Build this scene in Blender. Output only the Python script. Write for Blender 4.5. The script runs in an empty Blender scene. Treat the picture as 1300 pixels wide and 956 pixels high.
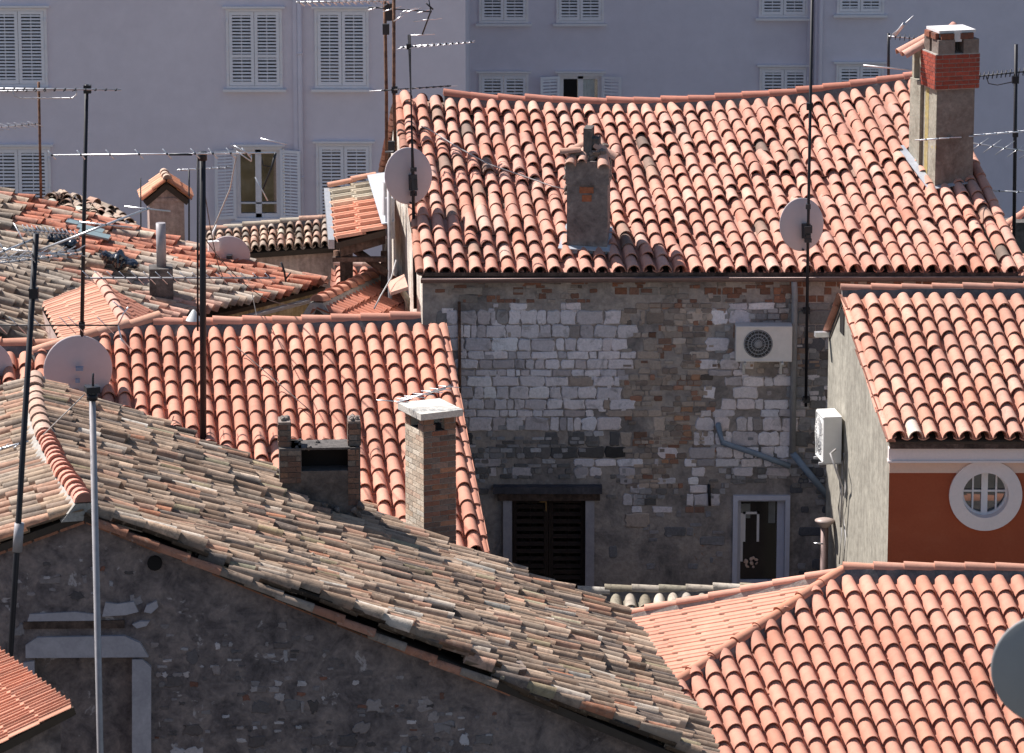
import bpy, bmesh, math, random
from mathutils import Vector as V, Matrix, noise
random.seed(7)
R = math.radians
sc = bpy.context.scene
col = sc.collection

# ------------------------------------------------------------------ camera model
CZ, PITCH, FPX = 20.8, R(13.0), 5400.0
CAM = V((0, 0, CZ))
FW = V((0, math.cos(PITCH), -math.sin(PITCH)))
UP = V((0, math.sin(PITCH), math.cos(PITCH)))
RT = V((1, 0, 0))

def ray(px, py):
    return FW + RT * ((px - 650) / FPX) + UP * (-(py - 478) / FPX)
def P(px, py, Y):
    d = ray(px, py)
    return CAM + d * (Y / d.y)
def PZ(px, py, z):
    d = ray(px, py)
    return CAM + d * ((z - CZ) / d.z)
def PP(px, py, pl):
    d = ray(px, py)
    return CAM + d * ((pl[0] - CAM).dot(pl[1]) / d.dot(pl[1]))
def proj(p):
    q = p - CAM
    w = q.dot(FW)
    return 650 + FPX * q.dot(RT) / w, 478 - FPX * q.dot(UP) / w
def slope_plane(pt, az, alpha):
    a, s = R(az), R(alpha)
    return (pt, V((math.sin(a) * math.sin(s), -math.cos(a) * math.sin(s), math.cos(s))))
def plane3(a, b, c):
    n = (b - a).cross(c - a).normalized()
    return (a, n if n.z > 0 else -n)
def rnd(a, b): return random.uniform(a, b)
def lerp(a, b, t): return a + (b - a) * t
def on(pl, p, h=0.0):
    """the point of plane pl vertically at p's x,y"""
    n = pl[1]
    return V((p.x, p.y, pl[0].z - (n.x * (p.x - pl[0].x) + n.y * (p.y - pl[0].y)) / n.z + h))

# ------------------------------------------------------------------ materials
def new_mat(name):
    m = bpy.data.materials.new(name); m.use_nodes = True
    nt = m.node_tree; b = nt.nodes['Principled BSDF']
    return m, nt, b
def N(nt, typ, **kw):
    n = nt.nodes.new(typ)
    for k, v in kw.items():
        if k.startswith('i_'):
            key = k[2:].replace('_', ' ')
            n.inputs[key].default_value = v
        else: setattr(n, k, v)
    return n
def coords(nt, scale=(1, 1, 1)):
    g = N(nt, 'ShaderNodeNewGeometry')
    mp = N(nt, 'ShaderNodeMapping'); mp.inputs['Scale'].default_value = scale
    tc = N(nt, 'ShaderNodeTexCoord')
    nt.links.new(tc.outputs['Object'], mp.inputs['Vector'])
    return mp.outputs['Vector']
def noise_n(nt, vec, scale, detail=4, rough=.55, dist=0.0):
    n = N(nt, 'ShaderNodeTexNoise'); n.inputs['Scale'].default_value = scale
    n.inputs['Detail'].default_value = detail; n.inputs['Roughness'].default_value = rough
    n.inputs['Distortion'].default_value = dist
    nt.links.new(vec, n.inputs['Vector']); return n.outputs['Fac']
def ramp(nt, fac, stops, interp='LINEAR'):
    r = N(nt, 'ShaderNodeValToRGB'); cr = r.color_ramp; cr.interpolation = interp
    while len(cr.elements) < len(stops): cr.elements.new(.5)
    for e, (p, c) in zip(cr.elements, stops):
        e.position = p; e.color = (c, c, c, 1) if isinstance(c, (int, float)) else (*c, 1)
    nt.links.new(fac, r.inputs['Fac']); return r.outputs['Color']
def mix(nt, a, b, fac, mode='MIX'):
    m = N(nt, 'ShaderNodeMix'); m.data_type = 'RGBA'; m.blend_type = mode
    for s, val in ((6, a), (7, b)):
        if isinstance(val, tuple): m.inputs[s].default_value = (*val, 1)
        else: nt.links.new(val, m.inputs[s])
    if isinstance(fac, float): m.inputs[0].default_value = fac
    else: nt.links.new(fac, m.inputs[0])
    return m.outputs[2]
def bump(nt, b, h, strength=.4, dist=.02):
    n = N(nt, 'ShaderNodeBump'); n.inputs['Strength'].default_value = strength
    n.inputs['Distance'].default_value = dist
    nt.links.new(h, n.inputs['Height']); nt.links.new(n.outputs['Normal'], b.inputs['Normal'])

def tile_mat(name, lichen, dark, cream=(.5, .46, .38)):
    m, nt, b = new_mat(name)
    at = N(nt, 'ShaderNodeVertexColor'); at.layer_name = 'Col'
    v = coords(nt)
    c = mix(nt, at.outputs['Color'], (0, 0, 0), 0.0)
    n1 = noise_n(nt, v, 9, 5, .6)
    c = mix(nt, c, ramp(nt, n1, [(.25, .87), (.75, 1.09)]), 1.0, 'MULTIPLY')
    n2 = noise_n(nt, v, 16, 6, .7, .6)
    c = mix(nt, c, cream, ramp(nt, n2, [(.62 - lichen * .14, 0.0), (.74 - lichen * .1, min(1.0, .25 + lichen * .7))]))
    n3 = noise_n(nt, v, 7.0, 6, .75, 1.0)
    c = mix(nt, c, (.055, .045, .04), ramp(nt, n3, [(.60 - dark * .10, 0.0), (.76, min(.85, .12 + dark * .75))]))
    n4 = noise_n(nt, v, .9, 3, .5)
    c = mix(nt, c, ramp(nt, n4, [(.3, .86), (.7, 1.1)]), 1.0, 'MULTIPLY')
    nt.links.new(c, b.inputs['Base Color'])
    b.inputs['Roughness'].default_value = .86
    b.inputs['Specular IOR Level'].default_value = .25
    bump(nt, b, noise_n(nt, v, 60, 4, .7), .35 + lichen * .4, .006)
    return m
def wall_mat(name, cols, scale=1.2, fine=22, bstr=.5, rough=.92, streak=0.0, spots=None, fc=(.72, 1.25)):
    """layered plaster: cols = list of (pos, rgb) over a large noise, fine grain multiplied on top"""
    m, nt, b = new_mat(name)
    v = coords(nt)
    n = noise_n(nt, v, scale, 7, .68, .5)
    c = ramp(nt, n, cols)
    g = noise_n(nt, v, fine, 5, .65)
    c = mix(nt, c, ramp(nt, g, [(.25, fc[0]), (.75, fc[1])]), 1.0, 'MULTIPLY')
    if streak:
        vs = coords(nt, (6, 6, .5))
        s = noise_n(nt, vs, 2.2, 5, .6)
        c = mix(nt, c, ramp(nt, s, [(.35, 1 - streak), (.65, 1 + streak * .5)]), 1.0, 'MULTIPLY')
    if spots:
        s = noise_n(nt, v, spots[0], 5, .7, .8)
        c = mix(nt, c, spots[2], ramp(nt, s, [(spots[1], 0.0), (spots[1] + .05, .9)]))
    nt.links.new(c, b.inputs['Base Color'])
    b.inputs['Roughness'].default_value = rough
    b.inputs['Specular IOR Level'].default_value = .2
    bump(nt, b, mix(nt, ramp(nt, g, [(0, 0.0), (1, 1.0)]), ramp(nt, n, [(0, 0.0), (1, 1.0)]), .5), bstr, .03)
    return m
def attr_mat(name, rough=.9, sc_=30, lo=.78, hi=1.2, bs=.5):
    m, nt, b = new_mat(name)
    at = N(nt, 'ShaderNodeVertexColor'); at.layer_name = 'Col'
    v = coords(nt)
    g = noise_n(nt, v, sc_, 6, .7)
    c = mix(nt, at.outputs['Color'], ramp(nt, g, [(.28, lo), (.72, hi)]), 1.0, 'MULTIPLY')
    g2 = noise_n(nt, v, 5, 5, .7, .6)
    c = mix(nt, c, (.10, .09, .085), ramp(nt, g2, [(.56, 0.0), (.72, .55)]))
    nt.links.new(c, b.inputs['Base Color']); b.inputs['Roughness'].default_value = rough
    b.inputs['Specular IOR Level'].default_value = .2
    bump(nt, b, g, bs, .02)
    return m
def flat_mat(name, c, rough=.6, metal=0.0, var=.12, sc_=12, spec=.4):
    m, nt, b = new_mat(name)
    v = coords(nt)
    n = noise_n(nt, v, sc_, 4, .6)
    cc = mix(nt, c, ramp(nt, n, [(.3, 1 - var), (.7, 1 + var)]), 1.0, 'MULTIPLY')
    nt.links.new(cc, b.inputs['Base Color'])
    b.inputs['Roughness'].default_value = rough; b.inputs['Metallic'].default_value = metal
    b.inputs['Specular IOR Level'].default_value = spec
    return m

M = {}
M['tile_new'] = tile_mat('tile_new', .05, .12)
M['tile_main'] = tile_mat('tile_main', .20, .5, (.64, .45, .36))
M['tile_old'] = tile_mat('tile_old', .45, 1.2, (.47, .375, .295))
M['tile_flat'] = tile_mat('tile_flat', .05, .10)
M['mortar'] = wall_mat('mortar', [(.3, (.10, .10, .105)), (.7, (.20, .19, .19))], 4, 30)
M['mortar_light'] = wall_mat('mortar_light', [(.3, (.28, .26, .24)), (.7, (.45, .42, .38))], 5, 30)
M['deck'] = flat_mat('deck', (.06, .045, .035), .9)
M['main_wall'] = wall_mat('main_wall', [(.30, (.12, .11, .108)), (.43, (.25, .22, .21)), (.56, (.40, .345, .315)), (.75, (.48, .385, .33))], 1.5, 14, .9, spots=(2.2, .66, (.30, .15, .09)))
M['main_side'] = wall_mat('main_side', [(.3, (.24, .19, .145)), (.40, (.54, .47, .40)), (.52, (.70, .64, .56)), (.8, (.76, .72, .65))], 2.2, 16, .9, streak=.45)
M['stone'] = attr_mat('stone')
M['brick'] = attr_mat('brick', .9, 22, .7, 1.25, .6)
M['old_wall'] = wall_mat('old_wall', [(.28, (.065, .055, .057)), (.42, (.145, .12, .12)), (.56, (.24, .195, .185)), (.75, (.33, .26, .235))], 3.8, 18, 1.0, spots=(3.4, .625, (.46, .41, .41)))
M['grey_wall'] = wall_mat('grey_wall', [(.3, (.28, .255, .215)), (.5, (.35, .325, .275)), (.7, (.41, .38, .32))], 1.1, 9, .4, streak=.15, spots=(4, .70, (.16, .15, .13)))
M['facade'] = wall_mat('facade', [(.25, (.66, .60, .655)), (.5, (.72, .66, .715)), (.75, (.75, .69, .745))], .28, 3.0, .05, fc=(.95, 1.05))
M['facade_b'] = wall_mat('facade_b', [(.25, (.62, .58, .65)), (.5, (.69, .645, .715)), (.75, (.72, .675, .745))], .28, 3.0, .05, fc=(.95, 1.05))
M['orange'] = wall_mat('orange', [(.3, (.34, .078, .036)), (.55, (.38, .095, .045)), (.75, (.42, .125, .065))], .8, 30, .1, spots=(6, .77, (.55, .28, .18)), fc=(.93, 1.07))
M['trim_white'] = wall_mat('trim_white', [(.3, (.76, .66, .64)), (.7, (.82, .71, .68))], 1.5, 30, .1, fc=(.95, 1.05))
M['trim_peach'] = wall_mat('trim_peach', [(.3, (.72, .50, .40)), (.7, (.78, .55, .44))], 1.5, 30, .1, fc=(.95, 1.05))
M['pink_wall'] = wall_mat('pink_wall', [(.3, (.30, .21, .18)), (.5, (.50, .37, .33)), (.7, (.58, .45, .40))], 1.6, 18, .5, streak=.2)
M['ochre_wall'] = wall_mat('ochre_wall', [(.3, (.16, .13, .07)), (.5, (.34, .27, .15)), (.7, (.48, .42, .30))], 2.2, 16, .6, streak=.3)
M['render_dark'] = wall_mat('render_dark', [(.3, (.045, .04, .04)), (.5, (.11, .10, .095)), (.7, (.18, .16, .15))], 3.5, 18, .8)
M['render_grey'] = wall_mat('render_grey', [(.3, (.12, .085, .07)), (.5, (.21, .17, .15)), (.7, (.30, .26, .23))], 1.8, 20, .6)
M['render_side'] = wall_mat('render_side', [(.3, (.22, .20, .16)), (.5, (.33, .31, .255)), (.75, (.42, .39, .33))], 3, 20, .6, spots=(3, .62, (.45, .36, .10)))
M['lichen'] = wall_mat('lichen', [(.3, (.34, .30, .22)), (.5, (.40, .32, .12)), (.7, (.36, .33, .25))], 3, 20, .4)
M['hood_slate'] = wall_mat('hood_slate', [(.3, (.045, .045, .055)), (.7, (.11, .10, .11))], 3, 20, .4)
M['reflection_grey'] = flat_mat('reflection_grey', (.22, .22, .21), .9, 0, .2, 6)
M['render_ash'] = wall_mat('render_ash', [(.3, (.09, .08, .08)), (.5, (.19, .17, .165)), (.7, (.30, .27, .255))], 2.8, 18, .9)
M['concrete'] = wall_mat('concrete', [(.3, (.48, .46, .42)), (.7, (.66, .63, .58))], 4, 40, .3)
M['stonecap'] = flat_mat('stonecap', (.62, .60, .60), .8)
M['stone_lintel'] = wall_mat('stone_lintel', [(.3, (.33, .31, .34)), (.7, (.46, .43, .46))], 4, 30, .2, fc=(.9, 1.1))
M['black'] = flat_mat('black', (.012, .011, .016), .5)
M['soot_and_shade'] = flat_mat('soot_and_shade', (.012, .010, .010), .95)  # near black for sooty flues and for painted shade inside openings
M['rust'] = wall_mat('rust', [(.35, (.06, .035, .028)), (.65, (.24, .13, .085))], 9, 40, .3)
M['pole_grey'] = flat_mat('pole_grey', (.34, .32, .33), .5, .2)
M['alu'] = flat_mat('alu', (.70, .70, .72), .35, .7)
M['alu_dull'] = flat_mat('alu_dull', (.5, .5, .52), .45, .5)
M['dark_metal'] = flat_mat('dark_metal', (.04, .04, .045), .5, .3)
M['dish'] = flat_mat('dish', (.55, .47, .475), .65, 0, .05, 4)
M['dish_near'] = flat_mat('dish_near', (.28, .28, .28), .6, 0, .04, 4)
M['gutter'] = flat_mat('gutter', (.22, .15, .135), .45, .3)
M['gutter_light'] = flat_mat('gutter_light', (.38, .39, .41), .45, .4)
M['gutter_beige'] = flat_mat('gutter_beige', (.36, .28, .25), .5)
M['pipe_blue'] = flat_mat('pipe_blue', (.22, .27, .34), .5)
M['pipe_grey'] = flat_mat('pipe_grey', (.30, .30, .32), .5)
M['lead'] = flat_mat('lead', (.44, .46, .50), .5, .3)
M['lead_blue'] = flat_mat('lead_blue', (.22, .30, .42), .5, .2)
M['ac_white'] = flat_mat('ac_white', (.74, .73, .71), .5, 0, .04)
M['ac_beige'] = flat_mat('ac_beige', (.76, .70, .66), .55, 0, .05)
M['shutter'] = flat_mat('shutter', (.80, .78, .81), .6, 0, .03)
M['frame'] = flat_mat('frame', (.80, .76, .77), .7, 0, .04)
M['frame_blue'] = flat_mat('frame_blue', (.58, .58, .68), .55, 0, .05)
M['frame_white'] = flat_mat('frame_white', (.8, .76, .77), .55, 0, .03)
M['shutter_dark'] = flat_mat('shutter_dark', (.040, .028, .024), .85, 0, .2, 12, .1)
M['wood'] = wall_mat('wood', [(.35, (.05, .035, .03)), (.65, (.16, .11, .09))], 4, 30, .4, streak=.3)
M['brass'] = flat_mat('brass', (.45, .26, .10), .5, .3)
M['curtain'] = flat_mat('curtain', (.5, .52, .50), .9, 0, .2, 6)
M['cable'] = flat_mat('cable', (.45, .43, .42), .6)
M['cable_dark'] = flat_mat('cable_dark', (.06, .05, .05), .6)
M['plastic'] = flat_mat('plastic', (.01, .012, .018), .12, 0, .1, 5, .9)
M['slate'] = flat_mat('slate', (.20, .26, .27), .3)
M['ground'] = wall_mat('ground', [(.3, (.07, .065, .06)), (.7, (.14, .13, .12))], .8, 8, .6)
m, nt, b = new_mat('glass'); b.inputs['Base Color'].default_value = (.015, .018, .022, 1)
b.inputs['Roughness'].default_value = .03; b.inputs['Specular IOR Level'].default_value = 1.0; b.inputs['IOR'].default_value = 1.75
M['glass'] = m
m, nt, b = new_mat('glass_dark'); b.inputs['Base Color'].default_value = (.008, .009, .012, 1)
b.inputs['Roughness'].default_value = .08; b.inputs['Specular IOR Level'].default_value = .3
M['glass_dark'] = m

# ------------------------------------------------------------------ mesh builder
WORLD = {}
class MB:
    def __init__(s): s.v = []; s.f = []; s.m = []; s.sm = []; s.c = []
    def vert(s, p, c=(.5, .5, .5)):
        s.v.append(V(p)); s.c.append(c); return len(s.v) - 1
    def face(s, idx, mat=0, smooth=False):
        s.f.append(tuple(idx)); s.m.append(mat); s.sm.append(smooth)
    def poly(s, pts, mat=0, c=(.5, .5, .5), smooth=False):
        s.face([s.vert(p, c) for p in pts], mat, smooth)
    def grid(s, rings, mat=0, c=(.5, .5, .5), smooth=True, closed=False):
        ids = [[s.vert(p, c) for p in r] for r in rings]
        n = len(ids[0])
        for a, b in zip(ids, ids[1:]):
            for i in range(n if closed else n - 1):
                j = (i + 1) % n
                s.face((a[i], a[j], b[j], b[i]), mat, smooth)
        return ids
    def hexa(s, b4, t4, mat=0, c=(.5, .5, .5)):
        """box from bottom loop and top loop (4 points each, counter-clockwise from above)"""
        i = [s.vert(p, c) for p in list(b4) + list(t4)]
        for q in ((3, 2, 1, 0), (4, 5, 6, 7), (0, 1, 5, 4), (1, 2, 6, 5), (2, 3, 7, 6), (3, 0, 4, 7)):
            s.face([i[k] for k in q], mat)
    def box(s, c, size, rz=0.0, mat=0, colr=(.5, .5, .5), ax=None):
        c = V(c); hx, hy, hz = size[0] / 2, size[1] / 2, size[2] / 2
        if ax: X, Y, Z = ax
        else: X, Y, Z = V((math.cos(rz), math.sin(rz), 0)), V((-math.sin(rz), math.cos(rz), 0)), V((0, 0, 1))
        q = [(-1, -1), (1, -1), (1, 1), (-1, 1)]
        s.hexa([c + X * hx * a + Y * hy * b - Z * hz for a, b in q], [c + X * hx * a + Y * hy * b + Z * hz for a, b in q], mat, colr)
    def prism(s, pts, d, mat=0, c=(.5, .5, .5)):
        """polygon pts extruded by vector d"""
        a = [s.vert(p, c) for p in pts]; b = [s.vert(V(p) + V(d), c) for p in pts]
        s.face(a[::-1], mat); s.face(b, mat)
        n = len(pts)
        for i in range(n): s.face((a[i], a[(i + 1) % n], b[(i + 1) % n], b[i]), mat)
    def tube(s, pts, r, n=8, mat=0, c=(.5, .5, .5), cap=True):
        pts = [V(p) for p in pts]; rings = []
        rs = r if isinstance(r, (list, tuple)) else [r] * len(pts)
        for i, p in enumerate(pts):
            d = (pts[min(i + 1, len(pts) - 1)] - pts[max(i - 1, 0)]).normalized()
            a = d.cross(V((0, 0, 1)))
            if a.length < .05: a = d.cross(V((0, 1, 0)))
            a.normalize(); bb = d.cross(a)
            rings.append([p + (a * math.cos(2 * math.pi * k / n) + bb * math.sin(2 * math.pi * k / n)) * rs[i] for k in range(n)])
        ids = s.grid(rings, mat, c, True, True)
        if cap:
            s.face(ids[0][::-1], mat); s.face(ids[-1], mat)
    def build(s, name, mats, parent=None, origin=None, clips=()):
        if origin is None: origin = WORLD[parent.name] if parent else V((0, 0, 0))
        origin = V(origin)
        me = bpy.data.meshes.new(name)
        me.from_pydata([tuple(p - origin) for p in s.v], [], s.f)
        me.polygons.foreach_set('material_index', s.m)
        me.polygons.foreach_set('use_smooth', s.sm)
        at = me.color_attributes.new('Col', 'FLOAT_COLOR', 'POINT')
        flat = []
        for c in s.c: flat += [c[0], c[1], c[2], 1.0]
        at.data.foreach_set('color', flat)
        for mt in (mats if isinstance(mats, (list, tuple)) else [mats]): me.materials.append(M[mt])
        if clips:
            bm = bmesh.new(); bm.from_mesh(me)
            for co, no in clips:
                g = bm.verts[:] + bm.edges[:] + bm.faces[:]
                bmesh.ops.bisect_plane(bm, geom=g, dist=1e-4, plane_co=V(co) - origin, plane_no=no, clear_outer=True)
            bm.to_mesh(me); bm.free()
        me.update()
        o = bpy.data.objects.new(name, me); col.objects.link(o)
        pw = WORLD[parent.name] if parent else V((0, 0, 0))
        o.location = origin - pw; o.parent = parent
        WORLD[o.name] = origin
        return o
def thing(name, label, cat, loc, group=None):
    o = bpy.data.objects.new(name, None); col.objects.link(o)
    o.location = V(loc); o.empty_display_size = .3
    o['label'] = label; o['category'] = cat
    if group: o['group'] = group
    WORLD[o.name] = V(loc)
    return o
def tag(o, label, cat, group=None):
    o['label'] = label; o['category'] = cat
    if group: o['group'] = group
    return o

# ------------------------------------------------------------------ palettes (albedo)
def vary(c, a=.06, b=.03):
    k = 1 + random.gauss(0, a); w = random.gauss(0, b * .7)     # lightness, and a warm-cool shift only
    return tuple(max(.01, min(.9, x * k * (1 + w * q))) for x, q in zip(c, (1, -.1, -1)))
def pick(opts):
    r = random.random() * sum(w for w, _ in opts)
    for w, c in opts:
        r -= w
        if r <= 0: return c
    return opts[-1][1]
def pal_new(p=None): return vary(pick([(6, (.59, .275, .195)), (3, (.61, .30, .215)), (1, (.55, .245, .17))]), .05, .03)
def pal_pink(p=None): return vary(pick([(6, (.60, .285, .205)), (1, (.63, .32, .235)), (1, (.57, .26, .18))]), .03, .02)
def pal_main(p):
    px, py = proj(p)
    n = noise.noise(p * .7 + V((4, 2, 9)))
    soil = max(0, n) * .5 + (.35 if px < 640 else 0) + (.25 if 760 < px < 900 and py < 320 and py > 180 else 0) + (.35 if px > 1240 else 0)
    if random.random() < soil * .22: return vary(pick([(2, (.25, .17, .135)), (3, (.40, .25, .19)), (1, (.18, .135, .11))]), .12, .03)
    return vary(pick([(7, (.59, .295, .222)), (4, (.61, .33, .255)), (.8 + 1.0 * max(0, -n), (.63, .38, .30)), (1.3, (.55, .255, .185))]), .05, .03)
def pal_right(p=None):
    return vary(pick([(6, (.60, .305, .225)), (3, (.62, .345, .26)), (1, (.56, .27, .19)), (.1, (.62, .50, .42))]), .05, .03)
def pal_old(p=None):
    return vary(pick([(7, (.38, .27, .195)), (4, (.28, .195, .14)), (3.5, (.45, .33, .24)), (2.4, (.44, .26, .18)), (2.4, (.15, .115, .095)), (.4, (.48, .22, .13)), (1, (.54, .46, .38)), (.8, (.34, .28, .18))]), .20, .05)
def pal_old2(p=None):
    return vary(pick([(6, (.44, .33, .26)), (3, (.34, .26, .20)), (4, (.52, .37, .28)), (3, (.52, .32, .24)), (1, (.25, .2, .16)), (1, (.5, .45, .36))]), .12, .05)
def pal_left(p):
    px, py = proj(p)
    if py < 245 + px * .27 + 46 + 26 * noise.noise(p * .9) and px > 20 and not (py < 245 + px * .27 + 6):
        return vary(pick([(6, (.50, .19, .12)), (3, (.56, .25, .17)), (1.5, (.42, .32, .25)), (.4, (.6, .52, .4))]), .1, .04)
    if px > 170: return vary(pick([(4, (.52, .42, .34)), (3, (.58, .34, .26)), (2, (.36, .30, .25))]), .12, .05)
    return vary(pick([(6, (.38, .30, .235)), (3, (.45, .36, .28)), (2, (.25, .20, .16)), (1.3, (.56, .27, .19))]), .12, .05)

# ------------------------------------------------------------------ roof tiling
def tile_roof(EL, ER, RR, RL, pitch=.215, row=.34, kind='canal', pal=pal_new, jit=.004, wob=0.0, offr=None, offe=None,
              hk=1.0, deck=True, over=0.0, cut=None, broken=0.0, yaw=.0, gap=.74, top=0.0):
    mb = MB()
    offr = offr or V((0, 0, 0)); offe = offe or V((0, 0, 0))
    Nn = (ER - EL).cross(RL - EL).normalized()
    if Nn.z < 0: Nn = -Nn
    We = ((ER - EL).length + (RR - RL).length) / 2
    nc = max(2, round(We / pitch))
    seed = V((rnd(0, 50), rnd(0, 50), 0))
    def base(s):
        q = 4 * s * (1 - s)
        return lerp(EL, ER, s) + offe * q, lerp(RL, RR, s) + offr * q
    pe, pr = (ER - EL).length / nc, (RR - RL).length / nc
    def column(s, kindc, ci):
        e, r = base(s)
        L = (r - e).length; Vv = (r - e) / L
        if kindc == 'cover': L -= top
        U = Vv.cross(Nn).normalized()
        if U.dot(ER - EL) < 0: U = -U
        nr = max(1, int(math.ceil(L / row - .3)))
        rw = (L + over) / nr
        for j in range(nr):
            v0 = j * rw - over; v1 = v0 + rw + (.05 if j < nr - 1 else 0)
            k0 = lerp(pe, pr, max(0, v0) / L); k1 = lerp(pe, pr, v1 / L)
            du = random.gauss(0, jit); dyaw = random.gauss(0, yaw)
            dl = random.gauss(0, jit * 2); dh = abs(random.gauss(0, jit * .8))
            if j > 0: v0 += dl
            pm = e + Vv * (v0 + v1) / 2
            if cut and cut(pm): continue
            wz = wob * noise.noise(pm * .9 + seed) * 2 if wob else 0
            c = pal(pm)
            if random.random() < broken: dyaw += rnd(-.2, .2); dh += rnd(.0, .03)
            def pt(v, u, h):
                return e + Vv * v + U * (u + du + dyaw * (v - (v0 + v1) / 2)) + Nn * (h + wz + dh)
            if kindc == 'cover':
                n = 8; th = .013 * hk
                a0, a1 = .440 * k0, .370 * k1
                b0, b1 = .50 * pitch * hk, .41 * pitch * hk
                l0, l1 = .032 * hk, .010 * hk
                ang = [math.pi * i / n for i in range(n + 1)]
                vm = (v0 + v1) / 2
                out = [[pt(v, a * math.cos(t), l + b_ * math.sin(t)) for t in ang] for v, a, b_, l in
                       ((v0, a0, b0, l0), (v1, a1, b1, l1))]
                mb.grid(out, 0, c)
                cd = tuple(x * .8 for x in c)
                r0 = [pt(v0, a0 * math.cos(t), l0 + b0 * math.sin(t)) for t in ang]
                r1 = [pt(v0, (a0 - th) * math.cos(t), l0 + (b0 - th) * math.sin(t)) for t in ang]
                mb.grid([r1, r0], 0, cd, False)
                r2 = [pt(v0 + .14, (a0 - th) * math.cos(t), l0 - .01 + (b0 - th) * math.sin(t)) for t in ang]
                mb.grid([r2, [p.copy() for p in r1]], 0, tuple(x * .7 for x in c))  # hollow under the tile drawn darker, shade in its colour
            elif kindc == 'channel':
                n = 4; cw0, cw1 = .34 * k0, .34 * k1
                us = [-1 + 2 * i / n for i in range(n + 1)]
                g = [[pt(v, u * cw, l + .035 * hk * u * u) for u in us] for v, cw, l in ((v0, cw0, .016), (v1, cw1, 0.0))]
                mb.grid(g, 0, tuple(x * gap for x in c))  # channels darkened: the shade between covers is put into their colour
                mb.grid([[pt(v0, u * cw0, .035 * hk * u * u) for u in us], [pt(v0, u * cw0, .016 + .035 * hk * u * u) for u in us]], 0, c, False)
            else:  # flat interlocking tile with ribs
                prof = [(-.5, .0), (-.44, .022), (-.36, .022), (-.30, .004), (-.06, .004), (0, .018), (.06, .004), (.40, .004), (.5, .0)]
                g = [[pt(v, u * k, l + h * hk) for u, h in prof] for v, k, l in ((v0, k0, .022 * hk), (v1, k1, .003))]
                mb.grid(g, 0, c, False)
                mb.grid([[pt(v0, u * k0, -.004) for u, h in prof], [pt(v0, u * k0, .022 * hk + h * hk) for u, h in prof]], 0, tuple(x * .85 for x in c), False)
    if kind == 'canal':
        for i in range(nc + 1): column(i / nc, 'channel', i)
        for i in range(nc): column((i + .5) / nc, 'cover', i)
    else:
        for i in range(nc): column((i + .5) / nc, 'flat', i)
    if deck:
        ns = 8
        for i in range(ns):
            a0, b0 = base(i / ns); a1, b1 = base((i + 1) / ns)
            if cut and cut((a0 + b0 + a1 + b1) / 4): continue
            q = [p - Nn * .012 for p in (a0, a1, b1, b0)]
            mb.hexa([p - Nn * .09 for p in q], q, 1)
    return mb
def ridge_tiles(pts, r=.10, row=.40, pal=pal_new, lift=.03, step=.02, mortar=True, mw=1.25, mh=.10, jit=.004, rev=False):
    """half-round tiles laid along a polyline, overlapping towards its start"""
    mb = MB()
    pts = [V(p) for p in pts]
    if rev: pts = pts[::-1]
    seg = []; tot = 0
    for a, b in zip(pts, pts[1:]): seg.append((tot, a, b)); tot += (b - a).length
    def at(d):
        for s0, a, b in seg[::-1]:
            if d >= s0: return a + (b - a).normalized() * (d - s0)
        return pts[0] + (pts[1] - pts[0]).normalized() * d
    n = max(1, round(tot / row)); rw = tot / n
    for i in range(n):
        a, b = at(i * rw - .02), at(min(tot, (i + 1) * rw + .05))
        D = (b - a).normalized(); S = D.cross(V((0, 0, 1))).normalized(); U = S.cross(D)
        j = V((0, 0, random.gauss(0, jit))) + S * random.gauss(0, jit * 1.5)
        c = pal(a); ang = [math.pi * k / 8 for k in range(9)]
        rr = r * rnd(.97, 1.03)
        g0 = [a + j + S * rr * 1.05 * math.cos(t) + U * (lift + step + rr * math.sin(t)) for t in ang]
        g1 = [b + j + S * rr * .9 * math.cos(t) + U * (lift + rr * .9 * math.sin(t)) for t in ang]
        mb.grid([g0, g1], 0, c)
        gi = [a + j + S * (rr - .018) * math.cos(t) + U * (lift + step + (rr - .018) * math.sin(t)) for t in ang]
        mb.grid([gi, [p.copy() for p in g0]], 0, tuple(x * .8 for x in c), False)
        mb.poly(gi, 0, tuple(x * .5 for x in c))
        ge = [p.copy() for p in g1]; mb.poly(ge, 0, c)
    if mortar:
        for a, b in zip(pts, pts[1:]):
            D = (b - a).normalized(); S = D.cross(V((0, 0, 1))).normalized(); Z = V((0, 0, 1))
            w = r * (mw + .75); wt = r * .92
            mb.hexa([a - S * w - Z * .13, b - S * w - Z * .13, b + S * w - Z * .13, a + S * w - Z * .13],
                    [a - S * wt + Z * (lift + .02), b - S * wt + Z * (lift + .02), b + S * wt + Z * (lift + .02), a + S * wt + Z * (lift + .02)], 1)
    return mb
def gutter(pts, r=.06, mat='gutter'):
    """open half-round gutter along pts (hanging below them)"""
    mb = MB(); pts = [V(p) for p in pts]; rings = []; inner = []
    for i, p in enumerate(pts):
        d = (pts[min(i + 1, len(pts) - 1)] - pts[max(i - 1, 0)]).normalized()
        s_ = d.cross(V((0, 0, 1))).normalized()
        ang = [math.pi + math.pi * k / 8 for k in range(9)]
        rings.append([p + s_ * r * math.cos(t) + V((0, 0, 1)) * r * 1.1 * math.sin(t) for t in ang] +
                     [p + s_ * (r - .008) * math.cos(t) + V((0, 0, 1)) * (r - .008) * 1.1 * math.sin(t) for t in ang[::-1]])
    mb.grid(rings, 0, (.5, .5, .5), False, True)
    for g, rv in ((rings[0], False), (rings[-1], True)):
        mb.poly(g[:9] if not rv else g[:9][::-1])
    for a, b in zip(pts, pts[1:]):
        mb.tube([a + (b - a).cross(V((0, 0, 1))).normalized() * r, b + (b - a).cross(V((0, 0, 1))).normalized() * r], .010, 6)
    return mb

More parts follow.
